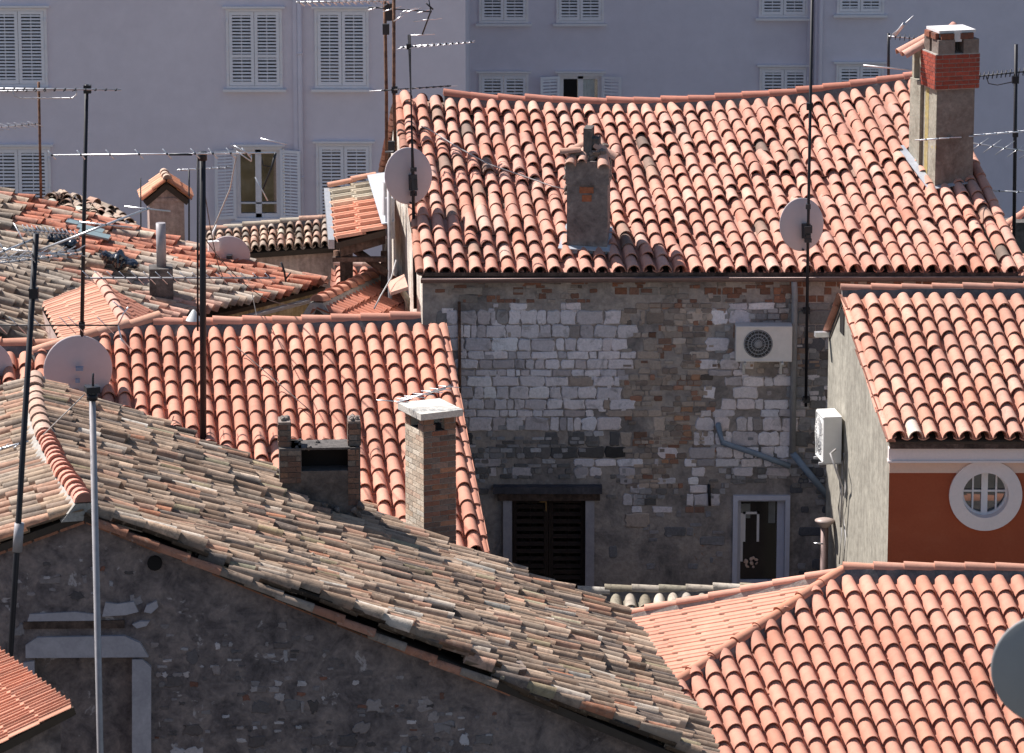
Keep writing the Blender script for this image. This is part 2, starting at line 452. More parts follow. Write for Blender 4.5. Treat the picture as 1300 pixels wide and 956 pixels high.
def lumps(mb, c, n, spread, size, X_, Y_, mat=0, colr=lambda: (.5, .5, .5)):
    '''crumbled masonry: irregular angular lumps piled round c'''
    for _ in range(n):
        p_ = c + X_ * rnd(-spread[0], spread[0]) + Y_ * rnd(-spread[1], spread[1]) + V((0, 0, rnd(-spread[2], spread[2])))
        a_ = V((rnd(-1, 1), rnd(-1, 1), rnd(-1, 1))).normalized(); b_ = a_.cross(V((.3, .5, .8))).normalized(); d_ = a_.cross(b_)
        sx, sy, sz = (rnd(*size) for _ in range(3))
        rings = []
        for k, (h_, r_) in enumerate(((-1, .35), (-.5, .9), (.4, 1.0), (1, .4))):
            rings.append([p_ + a_ * h_ * sz * .5 + (b_ * math.cos(t) * sx + d_ * math.sin(t) * sy) * .5 * r_ * rnd(.75, 1.15) for t in [R(60 * q) for q in range(6)]])
        ids = mb.grid(rings, mat, colr(), False, True); mb.face(ids[0][::-1], mat); mb.face(ids[-1], mat)

# ------------------------------------------------------------------ facade pieces
def wall_open(mb, O, U, L, H, holes, depth=.25, mat=0, inward=None):
    """rectangle from O along U (length L) up H; holes = (u0,z0,u1,z1); reveals go along `inward`"""
    U = U.normalized(); Z = V((0, 0, 1)); I = inward or V((-U.y, U.x, 0))
    xs = sorted({0, L} | {h[0] for h in holes} | {h[2] for h in holes})
    zs = sorted({0, H} | {h[1] for h in holes} | {h[3] for h in holes})
    xs = [x for x in xs if 0 <= x <= L]; zs = [z for z in zs if 0 <= z <= H]
    for a, b in zip(xs, xs[1:]):
        for c, d in zip(zs, zs[1:]):
            cx, cz = (a + b) / 2, (c + d) / 2
            if any(h[0] < cx < h[2] and h[1] < cz < h[3] for h in holes): continue
            mb.poly([O + U * a + Z * c, O + U * b + Z * c, O + U * b + Z * d, O + U * a + Z * d], mat)
    for u0, z0, u1, z1 in holes:
        q = [O + U * u0 + Z * z0, O + U * u1 + Z * z0, O + U * u1 + Z * z1, O + U * u0 + Z * z1]
        for i in range(4):
            a, b = q[i], q[(i + 1) % 4]
            mb.poly([a, b, b + I * depth, a + I * depth], mat)
def shutter_leaf(mb, O, U, W, H, th=.035, nslat=22, rails=(), out=V((0, -1, 0))):
    """louvred leaf: stiles, rails and tilted slats; O lower-left, U along the width, out = outward normal"""
    Z = V((0, 0, 1)); st = .065 * W / .5 if W < .5 else .065
    def bx(u0, u1, z0, z1, t=th, tilt=0):
        c = O + U * (u0 + u1) / 2 + Z * (z0 + z1) / 2 + out * th / 2
        if tilt:
            Y = (out * math.cos(tilt) - Z * math.sin(tilt)); ZZ = (Z * math.cos(tilt) + out * math.sin(tilt))
            mb.box(c, (u1 - u0, t, z1 - z0), ax=(U, -Y, ZZ))
        else: mb.box(c, (u1 - u0, t, z1 - z0), ax=(U, -out, Z))
    bx(0, st, 0, H); bx(W - st, W, 0, H); bx(st, W - st, 0, st * 1.2, th * .96); bx(st, W - st, H - st, H, th * .96)
    zz = [st * 1.2] + [x for r_ in rails for x in (H * r_ - .03, H * r_ + .03)] + [H - st]
    for r_ in rails: bx(st, W - st, H * r_ - .03, H * r_ + .03, th * .96)
    for a, b in zip(zz[::2], zz[1::2]):
        n = max(2, round(nslat * (b - a) / H))
        for i in range(n):
            z = a + (b - a) * (i + .5) / n
            bx(st - .003, W - st + .003, z - .5 * (b - a) / n * .56, z + .5 * (b - a) / n * .56, .008, R(-24))
    bx(W / 2 - .008, W / 2 + .008, st, H - st, th * .3)

def facade_window(parent, px0, px1, py0, py1, Y, state='closed', rails_l=(), sill=True, fm='frame'):
    """window whose shutter frame fills the pixel rectangle, on the facade plane y = Y"""
    a, b = P(px0, py1, Y), P(px1, py0, Y)
    W, H = b.x - a.x, b.z - a.z
    fw = .055
    mb = MB()
    O = V((a.x, Y, a.z)); U = V((1, 0, 0)); Z = V((0, 0, 1))
    for (x0, x1, z0, z1) in ((0, fw, 0, H), (W - fw, W, 0, H), (fw, W - fw, H - fw, H), (fw, W - fw, 0, fw)):
        mb.box(O + U * (x0 + x1) / 2 + Z * (z0 + z1) / 2 + V((0, .02, 0)), (x1 - x0, .13, z1 - z0))
    org = O + U * W / 2
    w = mb.build('window', fm, parent, org)
    if sill:
        s = MB(); s.box(O + U * W / 2 + Z * (-.03) + V((0, -.05, 0)), (W + .14, .2, .05)); s.build('sill', fm, w)
        s = MB(); s.box(O + U * W / 2 + Z * (H + .035) + V((0, -.04, 0)), (W + .12, .14, .04)); s.build('hood', fm, w)
    p = MB(); p.poly([O + U * fw + Z * fw + V((0, .11, 0)), O + U * (W - fw) + Z * fw + V((0, .11, 0)), O + U * (W - fw) + Z * (H - fw) + V((0, .11, 0)), O + U * fw + Z * (H - fw) + V((0, .11, 0))])
    p.build('pane', 'glass', w)
    lw = (W - 2 * fw) / 2
    if state == 'closed':
        for k in (0, 1):
            l = MB(); shutter_leaf(l, O + U * (fw + k * lw + .004) + Z * (fw + .005) + V((0, -.005, 0)), U, lw - .008, H - 2 * fw - .01, rails=rails_l if k == 0 or rails_l else ())
            for zz in (.15, .5, .85):
                l.box(O + U * ((fw * .5) if k == 0 else W - fw * .5) + Z * H * zz + V((0, -.07, 0)), (.03, .03, .08))
            l.build('shutter', 'shutter', w)
    else:
        for k in (0, 1):
            l = MB()
            th = R(18) if k == 0 else R(-18)
            hinge = O + U * (fw * .5 if k == 0 else W - fw * .5) + Z * fw + V((0, -.055, 0))
            D = V((-math.cos(R(20)), -math.sin(R(20)), 0)) if k == 0 else V((math.cos(R(20)), -math.sin(R(20)), 0))
            outw = V((D.y, -D.x, 0)) if k == 0 else V((-D.y, D.x, 0))
            if outw.y > 0: outw = -outw
            shutter_leaf(l, hinge, D, lw, H - 2 * fw, out=outw)
            l.build('shutter', 'shutter', w)
        s = MB()
        def bar(x0, x1, z0, z1): s.box(O + U * (x0 + x1) / 2 + Z * (z0 + z1) / 2 + V((0, .08, 0)), (x1 - x0, .05, z1 - z0))
        bar(fw, fw + .07, fw, H - fw); bar(W - fw - .07, W - fw, fw, H - fw); bar(W / 2 - .06, W / 2 + .06, fw, H - fw)
        bar(fw + .07, W - fw - .07, fw, fw + .08); bar(fw + .07, W - fw - .07, H - fw - .08, H - fw)
        bar(fw + .07, W - fw - .07, H * .22, H * .22 + .03)
        s.build('sash', 'frame', w)
    return w

# ================================================================== SETTING
g = MB(); g.poly([(-400, -60, 0), (400, -60, 0), (400, 900, 0), (-400, 900, 0)])
o = g.build('ground', 'ground', None, (0, 0, 0)); o['kind'] = 'structure'

# ================================================================== FAR APARTMENT BUILDING
YA, YB = 84.0, 93.0
ab = thing('apartment_building', 'large lilac grey rendered apartment block with white louvred shutters filling the background', 'building', (-4, YA, 0))
xa0, xa1 = P(-400, 100, YA).x, P(591, 100, YA).x
xstep = P(377, 100, YA).x
wm = MB()
def rects(lst, Y, x0):
    out = []
    for px0, px1, py0, py1 in lst:
        a, b_ = P(px0, py1, Y), P(px1, py0, Y)
        out.append((a.x + .05 - x0, a.z + .05, b_.x - .05 - x0, b_.z - .05))
    return out
WA = [(-12, 59, 10, 110), (288, 358, 11, 112), (400, 468, 11, 112), (-16, 64, 186, 290), (294, 364, 186, 283), (402, 472, 182, 284),
      (-125, -55, 10, 110), (-125, -55, 186, 290)]
wl = [w for w in WA if w[0] < 377]; wr = [w for w in WA if w[0] > 377]
wall_open(wm, V((xa0, YA, 0)), V((1, 0, 0)), xstep - xa0, 13.5, rects(wl, YA, xa0), .3)
wall_open(wm, V((xstep, YA + .0, 0)), V((1, 0, 0)), xa1 - xstep, 13.5, rects(wr, YA, xstep), .3)
wm.poly([(xa1, YA, 0), (xa1, 100, 0), (xa1, 100, 13.5), (xa1, YA, 13.5)])
wm.poly([(xa0, 100, 0), (xa0, YA, 0), (xa0, YA, 13.5), (xa0, 100, 13.5)])
wm.poly([(xa0, YA, 13.5), (xa1, YA, 13.5), (xa1, 100, 13.5), (xa0, 100, 13.5)])
wm.build('wall', 'facade', ab)
xb1 = P(1033, 50, YB).x; xb2 = P(1700, 50, YB).x
WB = [(608, 671, -66, 29), (706, 767, -66, 29), (608, 671, 93, 188), (708, 766, 93, 188), (963, 1027, -71, 22), (963, 1027, 85, 180)]
WC = [(1062, 1124, -75, 18), (1060, 1122, 81, 176), (1330, 1392, 78, 172)]
wm = MB()
wall_open(wm, V((xa1, YB, 0)), V((1, 0, 0)), xb1 - xa1, 15.5, rects(WB, YB, xa1), .3)
YC = YB - .45
wall_open(wm, V((xb1, YC, 0)), V((1, 0, 0)), xb2 - xb1, 15.5, rects(WC, YC, xb1), .3)
wm.poly([(xb1, YB, 0), (xb1, YC, 0), (xb1, YC, 15.5), (xb1, YB, 15.5)])
wm.poly([(xb2, YC, 0), (xb2, 106, 0), (xb2, 106, 15.5), (xb2, YC, 15.5)])
wm.poly([(xa1, YC, 15.5), (xb2, YC, 15.5), (xb2, 106, 15.5), (xa1, 106, 15.5)])
wm.build('wall', 'facade_b', ab)
c = MB(); c.box(((xa0 + xa1) / 2, YA + 5, 13.62), (xa1 - xa0 + .8, 11, .25)); c.box(((xa1 + xb2) / 2 + .45, YB + 6, 15.62), (xb2 - xa1, 14, .25)); c.build('roof_slab', 'facade_b', ab)
for i, wdw in enumerate(WA):
    st = 'open' if wdw[0] == 294 else 'closed'
    if st == 'open': facade_window(ab, 298, 358, 186, 280, YA, 'open')
    else: facade_window(ab, *wdw, YA, st, rails_l=(.4,) if wdw[0] == 288 else ())
for wdw in WB: facade_window(ab, *wdw, YB, 'open' if wdw[0] == 708 and wdw[2] > 0 else 'closed')
for wdw in WC: facade_window(ab, *wdw, YC)
c = MB(); q = [P(711, 186, YB), P(733, 186, YB), P(733, 97, YB), P(711, 97, YB)]; c.poly([V((p_.x, YB + .095, p_.z)) for p_ in q]); c.build('room_shade', 'soot_and_shade', ab)  # near-black sheet stands for the unlit room behind the open half
c = MB(); a = P(716, 190, YB); b_ = P(755, 97, YB)
n_ = 14; c.grid([[V((lerp(P(735, 100, YB).x, b_.x, i / n_), YB + .10 + .012 * math.sin(i * 2.1), z)) for i in range(n_ + 1)] for z in (a.z + .1, b_.z - .08)]); c.build('curtain', 'curtain', ab)
for px, Y, r in ((380, YA, .05), (1042, YC, .05)):
    d = MB(); a = P(px, 0, Y)
    d.tube([(a.x, Y - .07, .2), (a.x, Y - .07, 13.3)], r, 10)
    for z in (3, 5.5, 8, 10.5): d.tube([(a.x, Y - .07, z), (a.x, Y - .07, z + .05)], r * 1.25, 10)
    d.build('downpipe', 'facade', ab)
d = MB(); d.box((P(374, 0, YA).x, YA - .03, 6.7), (.08, .07, 13.2)); d.build('pilaster', 'facade_b', ab)
d = MB(); d.box((P(1034, 0, YB).x - .1, YB - .04, 7.5), (.1, .08, 15)); d.build('pilaster', 'facade_b', ab)

# ================================================================== MAIN STONE HOUSE
YM = 60.0
mh = thing('stone_house', 'big stone house in the middle with patchy pale masonry and a pink canal tile roof', 'house', (4, YM, 0))
EVM = P(536, 341, YM)
plM = slope_plane(EVM, 0, 23)
EL, ER = EVM.copy(), PP(1292, 339, plM)
ER = V((ER.x, YM, EVM.z)); 
RL, RR = PP(507, 125, plM), PP(1184, 103, plM)
zr = RR.z
xW1 = P(1293, 345, YM).x
# roof
mbr = tile_roof(EL + V((0, -.14, -.06)), ER + V((0, -.14, -.06)), RR, RL, pitch=.222, row=.335, pal=pal_main, jit=.010, wob=.028,
                offr=V((0, 0, -.30)), broken=.05, yaw=.022, hk=1.12)
mbr.build('roof', ['tile_main', 'deck'], mh)
rp = []
for i in range(13):
    s = i / 12; rp.append(lerp(RL, RR, s) + V((0, .05, -.30 * 4 * s * (1 - s) + .05)))
rr_ = ridge_tiles(rp[1:], .095, .41, lambda p: vary((.50, .21, .15), .08), lift=.04, mh=.12)
rr_.build('ridge_tiles', ['tile_new', 'mortar'], mh)
vt = ridge_tiles([RR + V((.03, 0, 0)), ER + V((.06, -.1, -.02))], .075, .36, pal_main, lift=.03, rev=True, mortar=False)
vt.build('verge_tiles', ['tile_main', 'mortar'], mh)
vt = ridge_tiles([RL + V((-.02, 0, 0)), EL + V((-.02, -.1, -.04))], .07, .36, lambda p: vary((.42, .2, .14), .1), lift=.0, rev=True, mortar=False)
vt.build('verge_tiles', ['tile_main', 'mortar'], mh)
# back slope
bs = MB(); BL, BR = RL + V((-.4, 4.6, -2.0)), RR + V((.1, 4.6, -2.0))
bs = tile_roof(BR, BL, RL + V((0, .1, 0)), RR + V((0, .1, 0)), pitch=.24, row=.4, pal=pal_main, offr=V((0, 0, -.30)))
bs.build('roof', ['tile_main', 'deck'], mh)
# walls
wallT = EVM.z - .10
def X(px, Y=YM): return (px - 650) / FPX * (ray(px, 500).y ** -1) * Y if False else P(px, 500, Y).x
def Zp(py, Y=YM): return P(650, py, Y).z
x0 = X(537)
doorR = (P(650, 700, YM).x - x0, 2.2, P(743, 700, YM).x - x0, Zp(633))
winR = (P(936, 690, YM).x - x0, Zp(742), P(996, 690, YM).x - x0, Zp(634))
wm = MB()
wall_open(wm, V((x0, YM, 0)), V((1, 0, 0)), xW1 - x0, wallT, [doorR, winR], .3)
wm.build('wall', 'main_wall', mh)
sidew = MB()
bl = V((RL.x - .06, RL.y, 0)); BLw = V((RL.x - .3, RL.y + 4.4, 0))
sidew.poly([V((x0, YM, 0)), bl, V((bl.x, bl.y, RL.z - .12)), V((x0, YM, wallT))][::-1])
sidew.poly([bl, BLw, V((BLw.x, BLw.y, wallT - .1)), V((bl.x, bl.y, RL.z - .12))][::-1])
sidew.poly([V((xW1, YM, 0)), V((xW1, YM, wallT)), V((RR.x + .1, RR.y, RR.z - .1)), V((RR.x + .1, RR.y + 4.4, wallT)), V((RR.x + .1, RR.y + 4.4, 0))])
sidew.poly([BLw, V((xW1, BLw.y, 0)), V((xW1, BLw.y, wallT - .1)), V((BLw.x, BLw.y, wallT - .1))])
sidew.build('gable_wall', 'main_side', mh)

# --- masonry relief: every stone its own little block
def stones(mb, O, U, L, z0, z1, out, zone, hrange=(.15, .24), wrange=(.14, .42), holes=()):
    z = z1
    Z = V((0, 0, 1))
    while z > z0:
        h = rnd(*hrange); u = -rnd(0, .2)
        while u < L:
            w = rnd(*wrange)
            if random.random() < .15: w *= .5
            cu, cz = u + w / 2, z - h / 2
            p = O + U * cu + Z * (cz - O.z) if False else V((O.x + U.x * cu, O.y + U.y * cu, cz))
            k = zone(*proj(p), p)
            if k and u > 0 and u + w < L and not any(a - .02 - w / 2 < cu < c_ + .02 + w / 2 and b - h / 2 < cz < d + h / 2 for a, b, c_, d in holes):
                kind, colr, relief = k
                if kind == 'brick':
                    nb = max(1, int(h / .075))
                    for q in range(nb):
                        hh = h / nb
                        uu = u + rnd(0, .03)
                        while uu < u + w - .05:
                            wl_ = min(rnd(.12, .24), u + w - uu)
                            if random.random() < .72: _stone(mb, V((O.x, O.y, 0)), U, uu, uu + wl_, z - (q + 1) * hh, z - q * hh, out, vary(colr, .15, .08), .006, 1, .2)
                            uu += wl_
                else:
                    _stone(mb, V((O.x, O.y, 0)), U, u, u + w, z - h, z, out, colr, relief, 0, 1.0)
            u += w
        z -= h
ROUGH = [1.0]
def _stone(mb, O, U, u0, u1, z0, z1, out, c, relief, mat, rough):
    rough = rough * ROUGH[0]
    g = rnd(.003, .009); w, h = u1 - u0 - 2 * g, z1 - z0 - 2 * g
    if w < .03 or h < .02: return
    cu, cz = (u0 + u1) / 2, (z0 + z1) / 2
    r = min(w, h) * rnd(.06, .26) * (rough if rough < 1 else 1) * (1.6 if rough > 1.5 else 1)
    pts = []
    for sx, sz, a0 in ((1, 1, 0), (-1, 1, 90), (-1, -1, 180), (1, -1, 270)):
        for k in range(3):
            t = R(a0 + 45 * k)
            pts.append((sx * (w / 2 - r) + r * math.cos(t), sz * (h / 2 - r) + r * math.sin(t)))
        # an extra point in the middle of the side that follows
    q = []
    for i, (a, b) in enumerate(pts):
        a2, b2 = pts[(i + 1) % 12]
        q.append((a, b))
        if i % 3 == 2: q.append(((a + a2) / 2, (b + b2) / 2))
    j = .085 * min(w, h) * rough
    q = [(a + rnd(-j, j), b + rnd(-j, j)) for a, b in q]
    tilt = rnd(-.3, .3) * relief
    base = [O + U * (cu + a) + V((0, 0, cz + b)) - out * .02 for a, b in q]
    mid = [O + U * (cu + a * .99) + V((0, 0, cz + b * .99)) + out * relief * .6 for a, b in q]
    top = [O + U * (cu + a * .90) + V((0, 0, cz + b * .84)) + out * (relief + tilt * a / w) for a, b in q]
    mb.grid([base, mid, top], mat, c, True, True)
    mb.poly(top, mat, c)
def sc_white(): return vary(pick([(6, (.80, .73, .75)), (3, (.70, .63, .65)), (2.0, (.55, .49, .50)), (.5, (.46, .37, .32)), (.4, (.36, .32, .31))]), .10, .02)
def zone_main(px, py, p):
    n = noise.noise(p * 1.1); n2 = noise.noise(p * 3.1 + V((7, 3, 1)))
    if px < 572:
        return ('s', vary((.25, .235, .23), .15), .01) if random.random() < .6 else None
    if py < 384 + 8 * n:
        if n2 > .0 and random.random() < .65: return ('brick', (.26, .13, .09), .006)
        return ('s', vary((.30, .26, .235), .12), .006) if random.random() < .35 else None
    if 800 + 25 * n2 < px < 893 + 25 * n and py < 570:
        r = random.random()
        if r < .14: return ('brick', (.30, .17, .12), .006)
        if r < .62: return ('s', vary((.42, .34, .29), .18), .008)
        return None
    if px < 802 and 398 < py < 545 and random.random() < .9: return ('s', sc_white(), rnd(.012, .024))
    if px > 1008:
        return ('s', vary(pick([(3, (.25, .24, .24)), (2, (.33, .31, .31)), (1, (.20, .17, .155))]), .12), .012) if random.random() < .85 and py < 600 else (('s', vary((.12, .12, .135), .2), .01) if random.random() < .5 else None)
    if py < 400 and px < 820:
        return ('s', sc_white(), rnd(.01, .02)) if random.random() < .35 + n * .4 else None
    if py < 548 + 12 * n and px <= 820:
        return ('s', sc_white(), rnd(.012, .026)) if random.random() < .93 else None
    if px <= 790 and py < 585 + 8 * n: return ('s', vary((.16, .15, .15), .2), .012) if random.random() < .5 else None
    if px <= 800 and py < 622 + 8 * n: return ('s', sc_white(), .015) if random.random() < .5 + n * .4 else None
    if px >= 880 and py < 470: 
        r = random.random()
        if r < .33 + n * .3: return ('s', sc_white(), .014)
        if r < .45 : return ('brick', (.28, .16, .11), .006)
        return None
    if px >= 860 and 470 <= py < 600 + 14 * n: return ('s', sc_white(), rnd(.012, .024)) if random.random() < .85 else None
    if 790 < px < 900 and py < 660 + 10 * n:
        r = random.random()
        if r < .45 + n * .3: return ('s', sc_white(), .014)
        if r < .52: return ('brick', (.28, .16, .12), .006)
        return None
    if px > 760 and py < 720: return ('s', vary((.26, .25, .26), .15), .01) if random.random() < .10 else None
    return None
sm = MB()
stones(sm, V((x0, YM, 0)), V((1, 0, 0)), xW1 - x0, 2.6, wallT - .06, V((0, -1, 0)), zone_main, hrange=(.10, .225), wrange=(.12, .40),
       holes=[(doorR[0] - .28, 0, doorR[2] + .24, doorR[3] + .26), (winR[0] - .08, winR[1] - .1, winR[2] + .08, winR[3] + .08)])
def zone_rubble(px, py, p):
    n = noise.noise(p * 1.7 + V((3, 9, 2))); n2 = noise.noise(p * .8 + V((1, 5, 8))); r = random.random()
    if py < 385: return ('s', vary(pick([(3, (.25, .13, .095)), (2, (.36, .30, .27)), (1, (.2, .15, .13))]), .15), .008) if r < .35 + n else None
    if 795 < px < 905 and py < 620: return ('s', vary(pick([(2, (.32, .17, .12)), (5, (.42, .34, .29)), (3, (.28, .22, .19)), (.3, (.44, .24, .15))]), .18), .012) if r < .5 + n * .6 else None
    if py < 470 and px > 850: return ('s', vary(pick([(3, (.42, .39, .38)), (2, (.34, .24, .19)), (1, (.5, .47, .47))]), .15), .010) if r < .30 + n * .9 else None
    if 540 < py < 640: return ('s', vary(pick([(3, (.36, .34, .35)), (3, (.20, .185, .18)), (1, (.5, .47, .48))]), .15), .012) if r < .38 + n * .8 else None
    if py >= 640: return ('s', vary(pick([(3, (.30, .285, .30)), (1, (.42, .40, .42))]), .15), .008) if r < .03 + max(0, n2) * .25 + max(0, n) * .12 else None
    return ('s', sc_white(), .010) if r < .12 + n * .5 else None
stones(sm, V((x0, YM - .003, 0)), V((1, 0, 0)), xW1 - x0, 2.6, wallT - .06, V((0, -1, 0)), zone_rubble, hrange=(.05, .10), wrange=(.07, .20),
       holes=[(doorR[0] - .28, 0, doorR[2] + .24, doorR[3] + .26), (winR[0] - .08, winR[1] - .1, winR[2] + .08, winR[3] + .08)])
sm.build('masonry', ['stone', 'brick'], mh)
# gutter and downpipes
gy = YM - .22
ga, gb = V((x0 - .02, gy, EVM.z - .10)), V((X(1310), gy, EVM.z - .07))
gutter([ga, lerp(ga, gb, .5) + V((0, 0, .005)), gb], .065).build('gutter', 'gutter', mh)
gb_ = MB()
gb_.box(((x0 + xW1) / 2, YM - .09, wallT + .05), (xW1 - x0 - .04, .16, .05)); gb_.build('eaves_board', 'wood', mh)
dp = MB()
a = P(1008, 356, gy); b_ = P(1006, 575, YM - .1); c_ = P(1052, 632, YM - .1); d_ = P(1056, 760, YM - .1)
dp.tube([a, V((b_.x, YM - .1, a.z - .25)), b_], .045, 10); dp.tube([b_, c_ ], .05, 10, 1); dp.tube([c_, d_], .045, 10, 1)
dp.build('downpipe', ['pipe_grey', 'pipe_blue'], mh)
dp = MB()
dp.tube([P(912, 536, YM + .1), P(912, 541, YM - .1), P(917, 562, YM - .1), P(960, 576, YM - .1), P(1003, 592, YM - .1)], .043, 10)
dp.build('drain_pipe', 'pipe_blue', mh)
dp = MB(); dp.tube([P(583, 383, YM - .05), P(584, 532, YM - .05)], .022, 8); dp.build('rusty_pipe', 'rust', mh)
dp = MB(); dp.tube([P(900, 615, YM - .04), P(901, 642, YM - .04)], .022, 6); dp.build('iron_hook', 'black', mh)
# dark shuttered opening
def jy(px, py): return P(px, py, YM)
ds = MB()
c0, c1 = doorR[0] + x0, doorR[2] + x0
ds.box(((c0 - .075 + .01), YM - .02, (2.2 + doorR[3]) / 2), (.13, .12, doorR[3] - 2.2), mat=0)
ds.build('door_jamb', 'stone_lintel', mh); ds = MB()
ds.box(((c1 + .065), YM - .02, (2.2 + doorR[3]) / 2), (.13, .12, doorR[3] - 2.2), mat=0)
ds.build('door_jamb', 'stone_lintel', mh)
ds = MB(); ds.box(((c0 + c1) / 2, YM - .03, doorR[3] + .045), (c1 - c0 + .42, .16, .10)); ds.build('lintel', 'wood', mh)
ds = MB(); ds.box(((c0 + c1) / 2 - .02, YM - .08, doorR[3] + .165), (X(764) - X(625), .20, .10)); ds.build('door_hood', 'hood_slate', mh)
for k in (0, 1):
    l = MB(); hw = (c1 - c0) / 2
    shutter_leaf(l, V((c0 + k * hw + .004, YM + .06, 2.2)), V((1, 0, 0)), hw - .008, doorR[3] - 2.2 - .01, nslat=26, rails=(.28, .62), th=.02)
    l.build('shutter', 'shutter_dark', mh)
l = MB(); a = P(692, 637, YM + .02)
l.box((a.x - .03, YM + .015, a.z), (.10, .012, .014)); l.box((a.x + .015, YM + .012, a.z - .07), (.014, .012, .14)); l.build('door_hinge', 'brass', mh)
# small window
w0, w1 = winR[0] + x0, winR[2] + x0; zb, zt = winR[1], winR[3]
fr = MB()
for (xa, xb, za, zb2, dd) in ((w0 - .07, w0, zb - .05, zt + .07, 0), (w1, w1 + .07, zb - .05, zt + .07, 0), (w0, w1, zt, zt + .07, 0), (w0, w1, zb - .05, zb, 0)):
    fr.box(((xa + xb) / 2, YM - .01, (za + zb2) / 2), (xb - xa, .10, zb2 - za))
w = fr.build('window', 'frame_blue', mh, V(((w0 + w1) / 2, YM, zb)))
s = MB()
for (xa, xb, za, zb2) in ((w0, w0 + .05, zb, zt), (w1 - .11, w1, zb, zt), (w0 + .05, w1 - .11, zt - .05, zt), (w0 + .05, w1 - .11, zb, zb + .05)):
    s.box(((xa + xb) / 2, YM + .1, (za + zb2) / 2), (xb - xa, .05, zb2 - za))
s.build('sash', 'frame_blue', w)
s = MB(); s.poly([(w0, YM + .115, zb), (w1, YM + .115, zb), (w1, YM + .115, zt), (w0, YM + .115, zt)]); s.build('pane', 'glass_dark', w)
s = MB()
a, b_ = P(944, 652, YM), P(964, 690, YM)
for (xa, xb, za, zb2) in ((a.x, a.x + .035, b_.z, a.z), (b_.x - .035, b_.x, b_.z, a.z), (a.x, b_.x, a.z - .035, a.z), (w0 + .05, a.x, b_.z - .3, a.z - .02)):
    s.box(((xa + xb) / 2, YM + .105, (za + zb2) / 2), (abs(xb - xa), .012, zb2 - za))
s.build('inner_frame', 'frame_white', w)
s = MB(); s.box(((a.x + b_.x) / 2 + .30, YM + .107, a.z + .0), (.10, .012, .34)); s.box((w0 + .12, YM + .107, zt - .20), (.14, .01, .22)); s.build('curtain', 'reflection_grey', w)  # grey panels stand for pale reflections on the pane
s = MB(); q = P(953, 716, YM); lumps(s, V((q.x, YM + .09, q.z)), 12, (.10, .004, .07), (.03, .07), V((1, 0, 0)), V((0, 1, 0))); s.build('cloth', 'trim_peach', w)

# ------------------------------------------------------------------ chimneys on the main roof
def frame_at(px, py, pl, rz):
    p = PP(px, py, pl); a = R(rz)
    return p, V((math.cos(a), math.sin(a), 0)), V((-math.sin(a), math.cos(a), 0))
def stack(mb, c, X_, Y_, w, d, z0, z1, mat=0, taper=1.0):
    """rectangular shaft: c = centre (xy)"""
    q = [(-1, -1), (1, -1), (1, 1), (-1, 1)]
    mb.hexa([V((c.x, c.y, z0)) + X_ * w / 2 * a + Y_ * d / 2 * b for a, b in q], [V((c.x, c.y, z1)) + X_ * w / 2 * a * taper + Y_ * d / 2 * b * taper for a, b in q], mat)
def zat(py, p): return P(650, py, p.y).z
# C1
p, Xc, Yc = frame_at(745, 322, plM, -6)
W1 = (773 - 717) / 5400 * p.y; D1 = .52
cc = p + Yc * D1 / 2
ztop = zat(205, p); zmid = zat(235, p)
ch = MB(); stack(ch, cc, Xc, Yc, W1 * .94, D1 * .94, p.z - .5, zmid); stack(ch, cc, Xc, Yc, W1, D1, zmid, ztop, 0)
chm = ch.build('chimney', 'render_ash', mh, V((cc.x, cc.y, p.z)))
ch = MB(); stack(ch, cc, Xc, Yc, W1 * .955, D1 * .955, zmid - .30, zmid - .16, 0); 
ch = MB()
for _ in range(2):
    _stone(ch, V((cc.x, cc.y, 0)) - Yc * (D1 * .47 + .0), Xc, -.12 + _ * .04, .10 - _ * .03, zmid - .13 - _ * .12, zmid - .02 - _ * .12, -Yc, (.34, .13, .07), .012, 0, .3)
ch.build('bare_brick', 'brick', chm)
fl = MB()
q = 1.12
fl.hexa([cc + Xc * a * W1 * .5 + Yc * b * D1 * .5 + V((0, 0, 0)) for a, b in ((-1.02, -1.02), (1.02, -1.02), (1.02, 1.02), (-1.02, 1.02))],
        [cc + Xc * a * W1 * .48 + Yc * b * D1 * .48 + V((0, 0, .1)) for a, b in ((-1, -1), (1, -1), (1, 1), (-1, 1))])
def drape(a, b, c_, d, lift=.07):
    pts = [on(plM, cc + Xc * u + Yc * v, lift) for u, v in (a, b, c_, d)]
    fl.prism(pts, V((0, 0, .012)))
drape((-W1 * .66, -D1 * .62), (-W1 * .44, -D1 * .68), (-W1 * .44, D1 * .5), (-W1 * .56, D1 * .5), .085)
drape((-W1 * .44, -D1 * .64), (W1 * .52, -D1 * .64), (W1 * .52, -D1 * .48), (-W1 * .44, -D1 * .48), .09)
drape((W1 * .44, -D1 * .64), (W1 * .56, -D1 * .64), (W1 * .52, D1 * .5), (W1 * .44, D1 * .5), .085)
fl.build('flashing', 'lead', chm)
cp = MB()   # ragged cap: broken half-round tiles leaning on each other, a slab standing between them
def cap_tile(a, b, r, c):
    a, b = V(a), V(b); D = (b - a).normalized(); S = D.cross(V((0, 0, 1))).normalized(); U_ = S.cross(D)
    ang = [math.pi * k / 7 for k in range(8)]
    o_ = [[q_ + S * rr * math.cos(t) + U_ * rr * math.sin(t) for t in ang] for q_, rr in ((a, r), (b, r * .85))]
    i_ = [[q_ + S * (rr - .015) * math.cos(t) + U_ * (rr - .015) * math.sin(t) for t in ang] for q_, rr in ((a, r), (b, r * .85))]
    cp.grid(o_, 0, c); cp.grid(i_, 0, tuple(x * .7 for x in c)); cp.grid([i_[0], o_[0]], 0, c, False); cp.grid([i_[1], o_[1]], 0, c, False)
T = V((cc.x, cc.y, ztop))
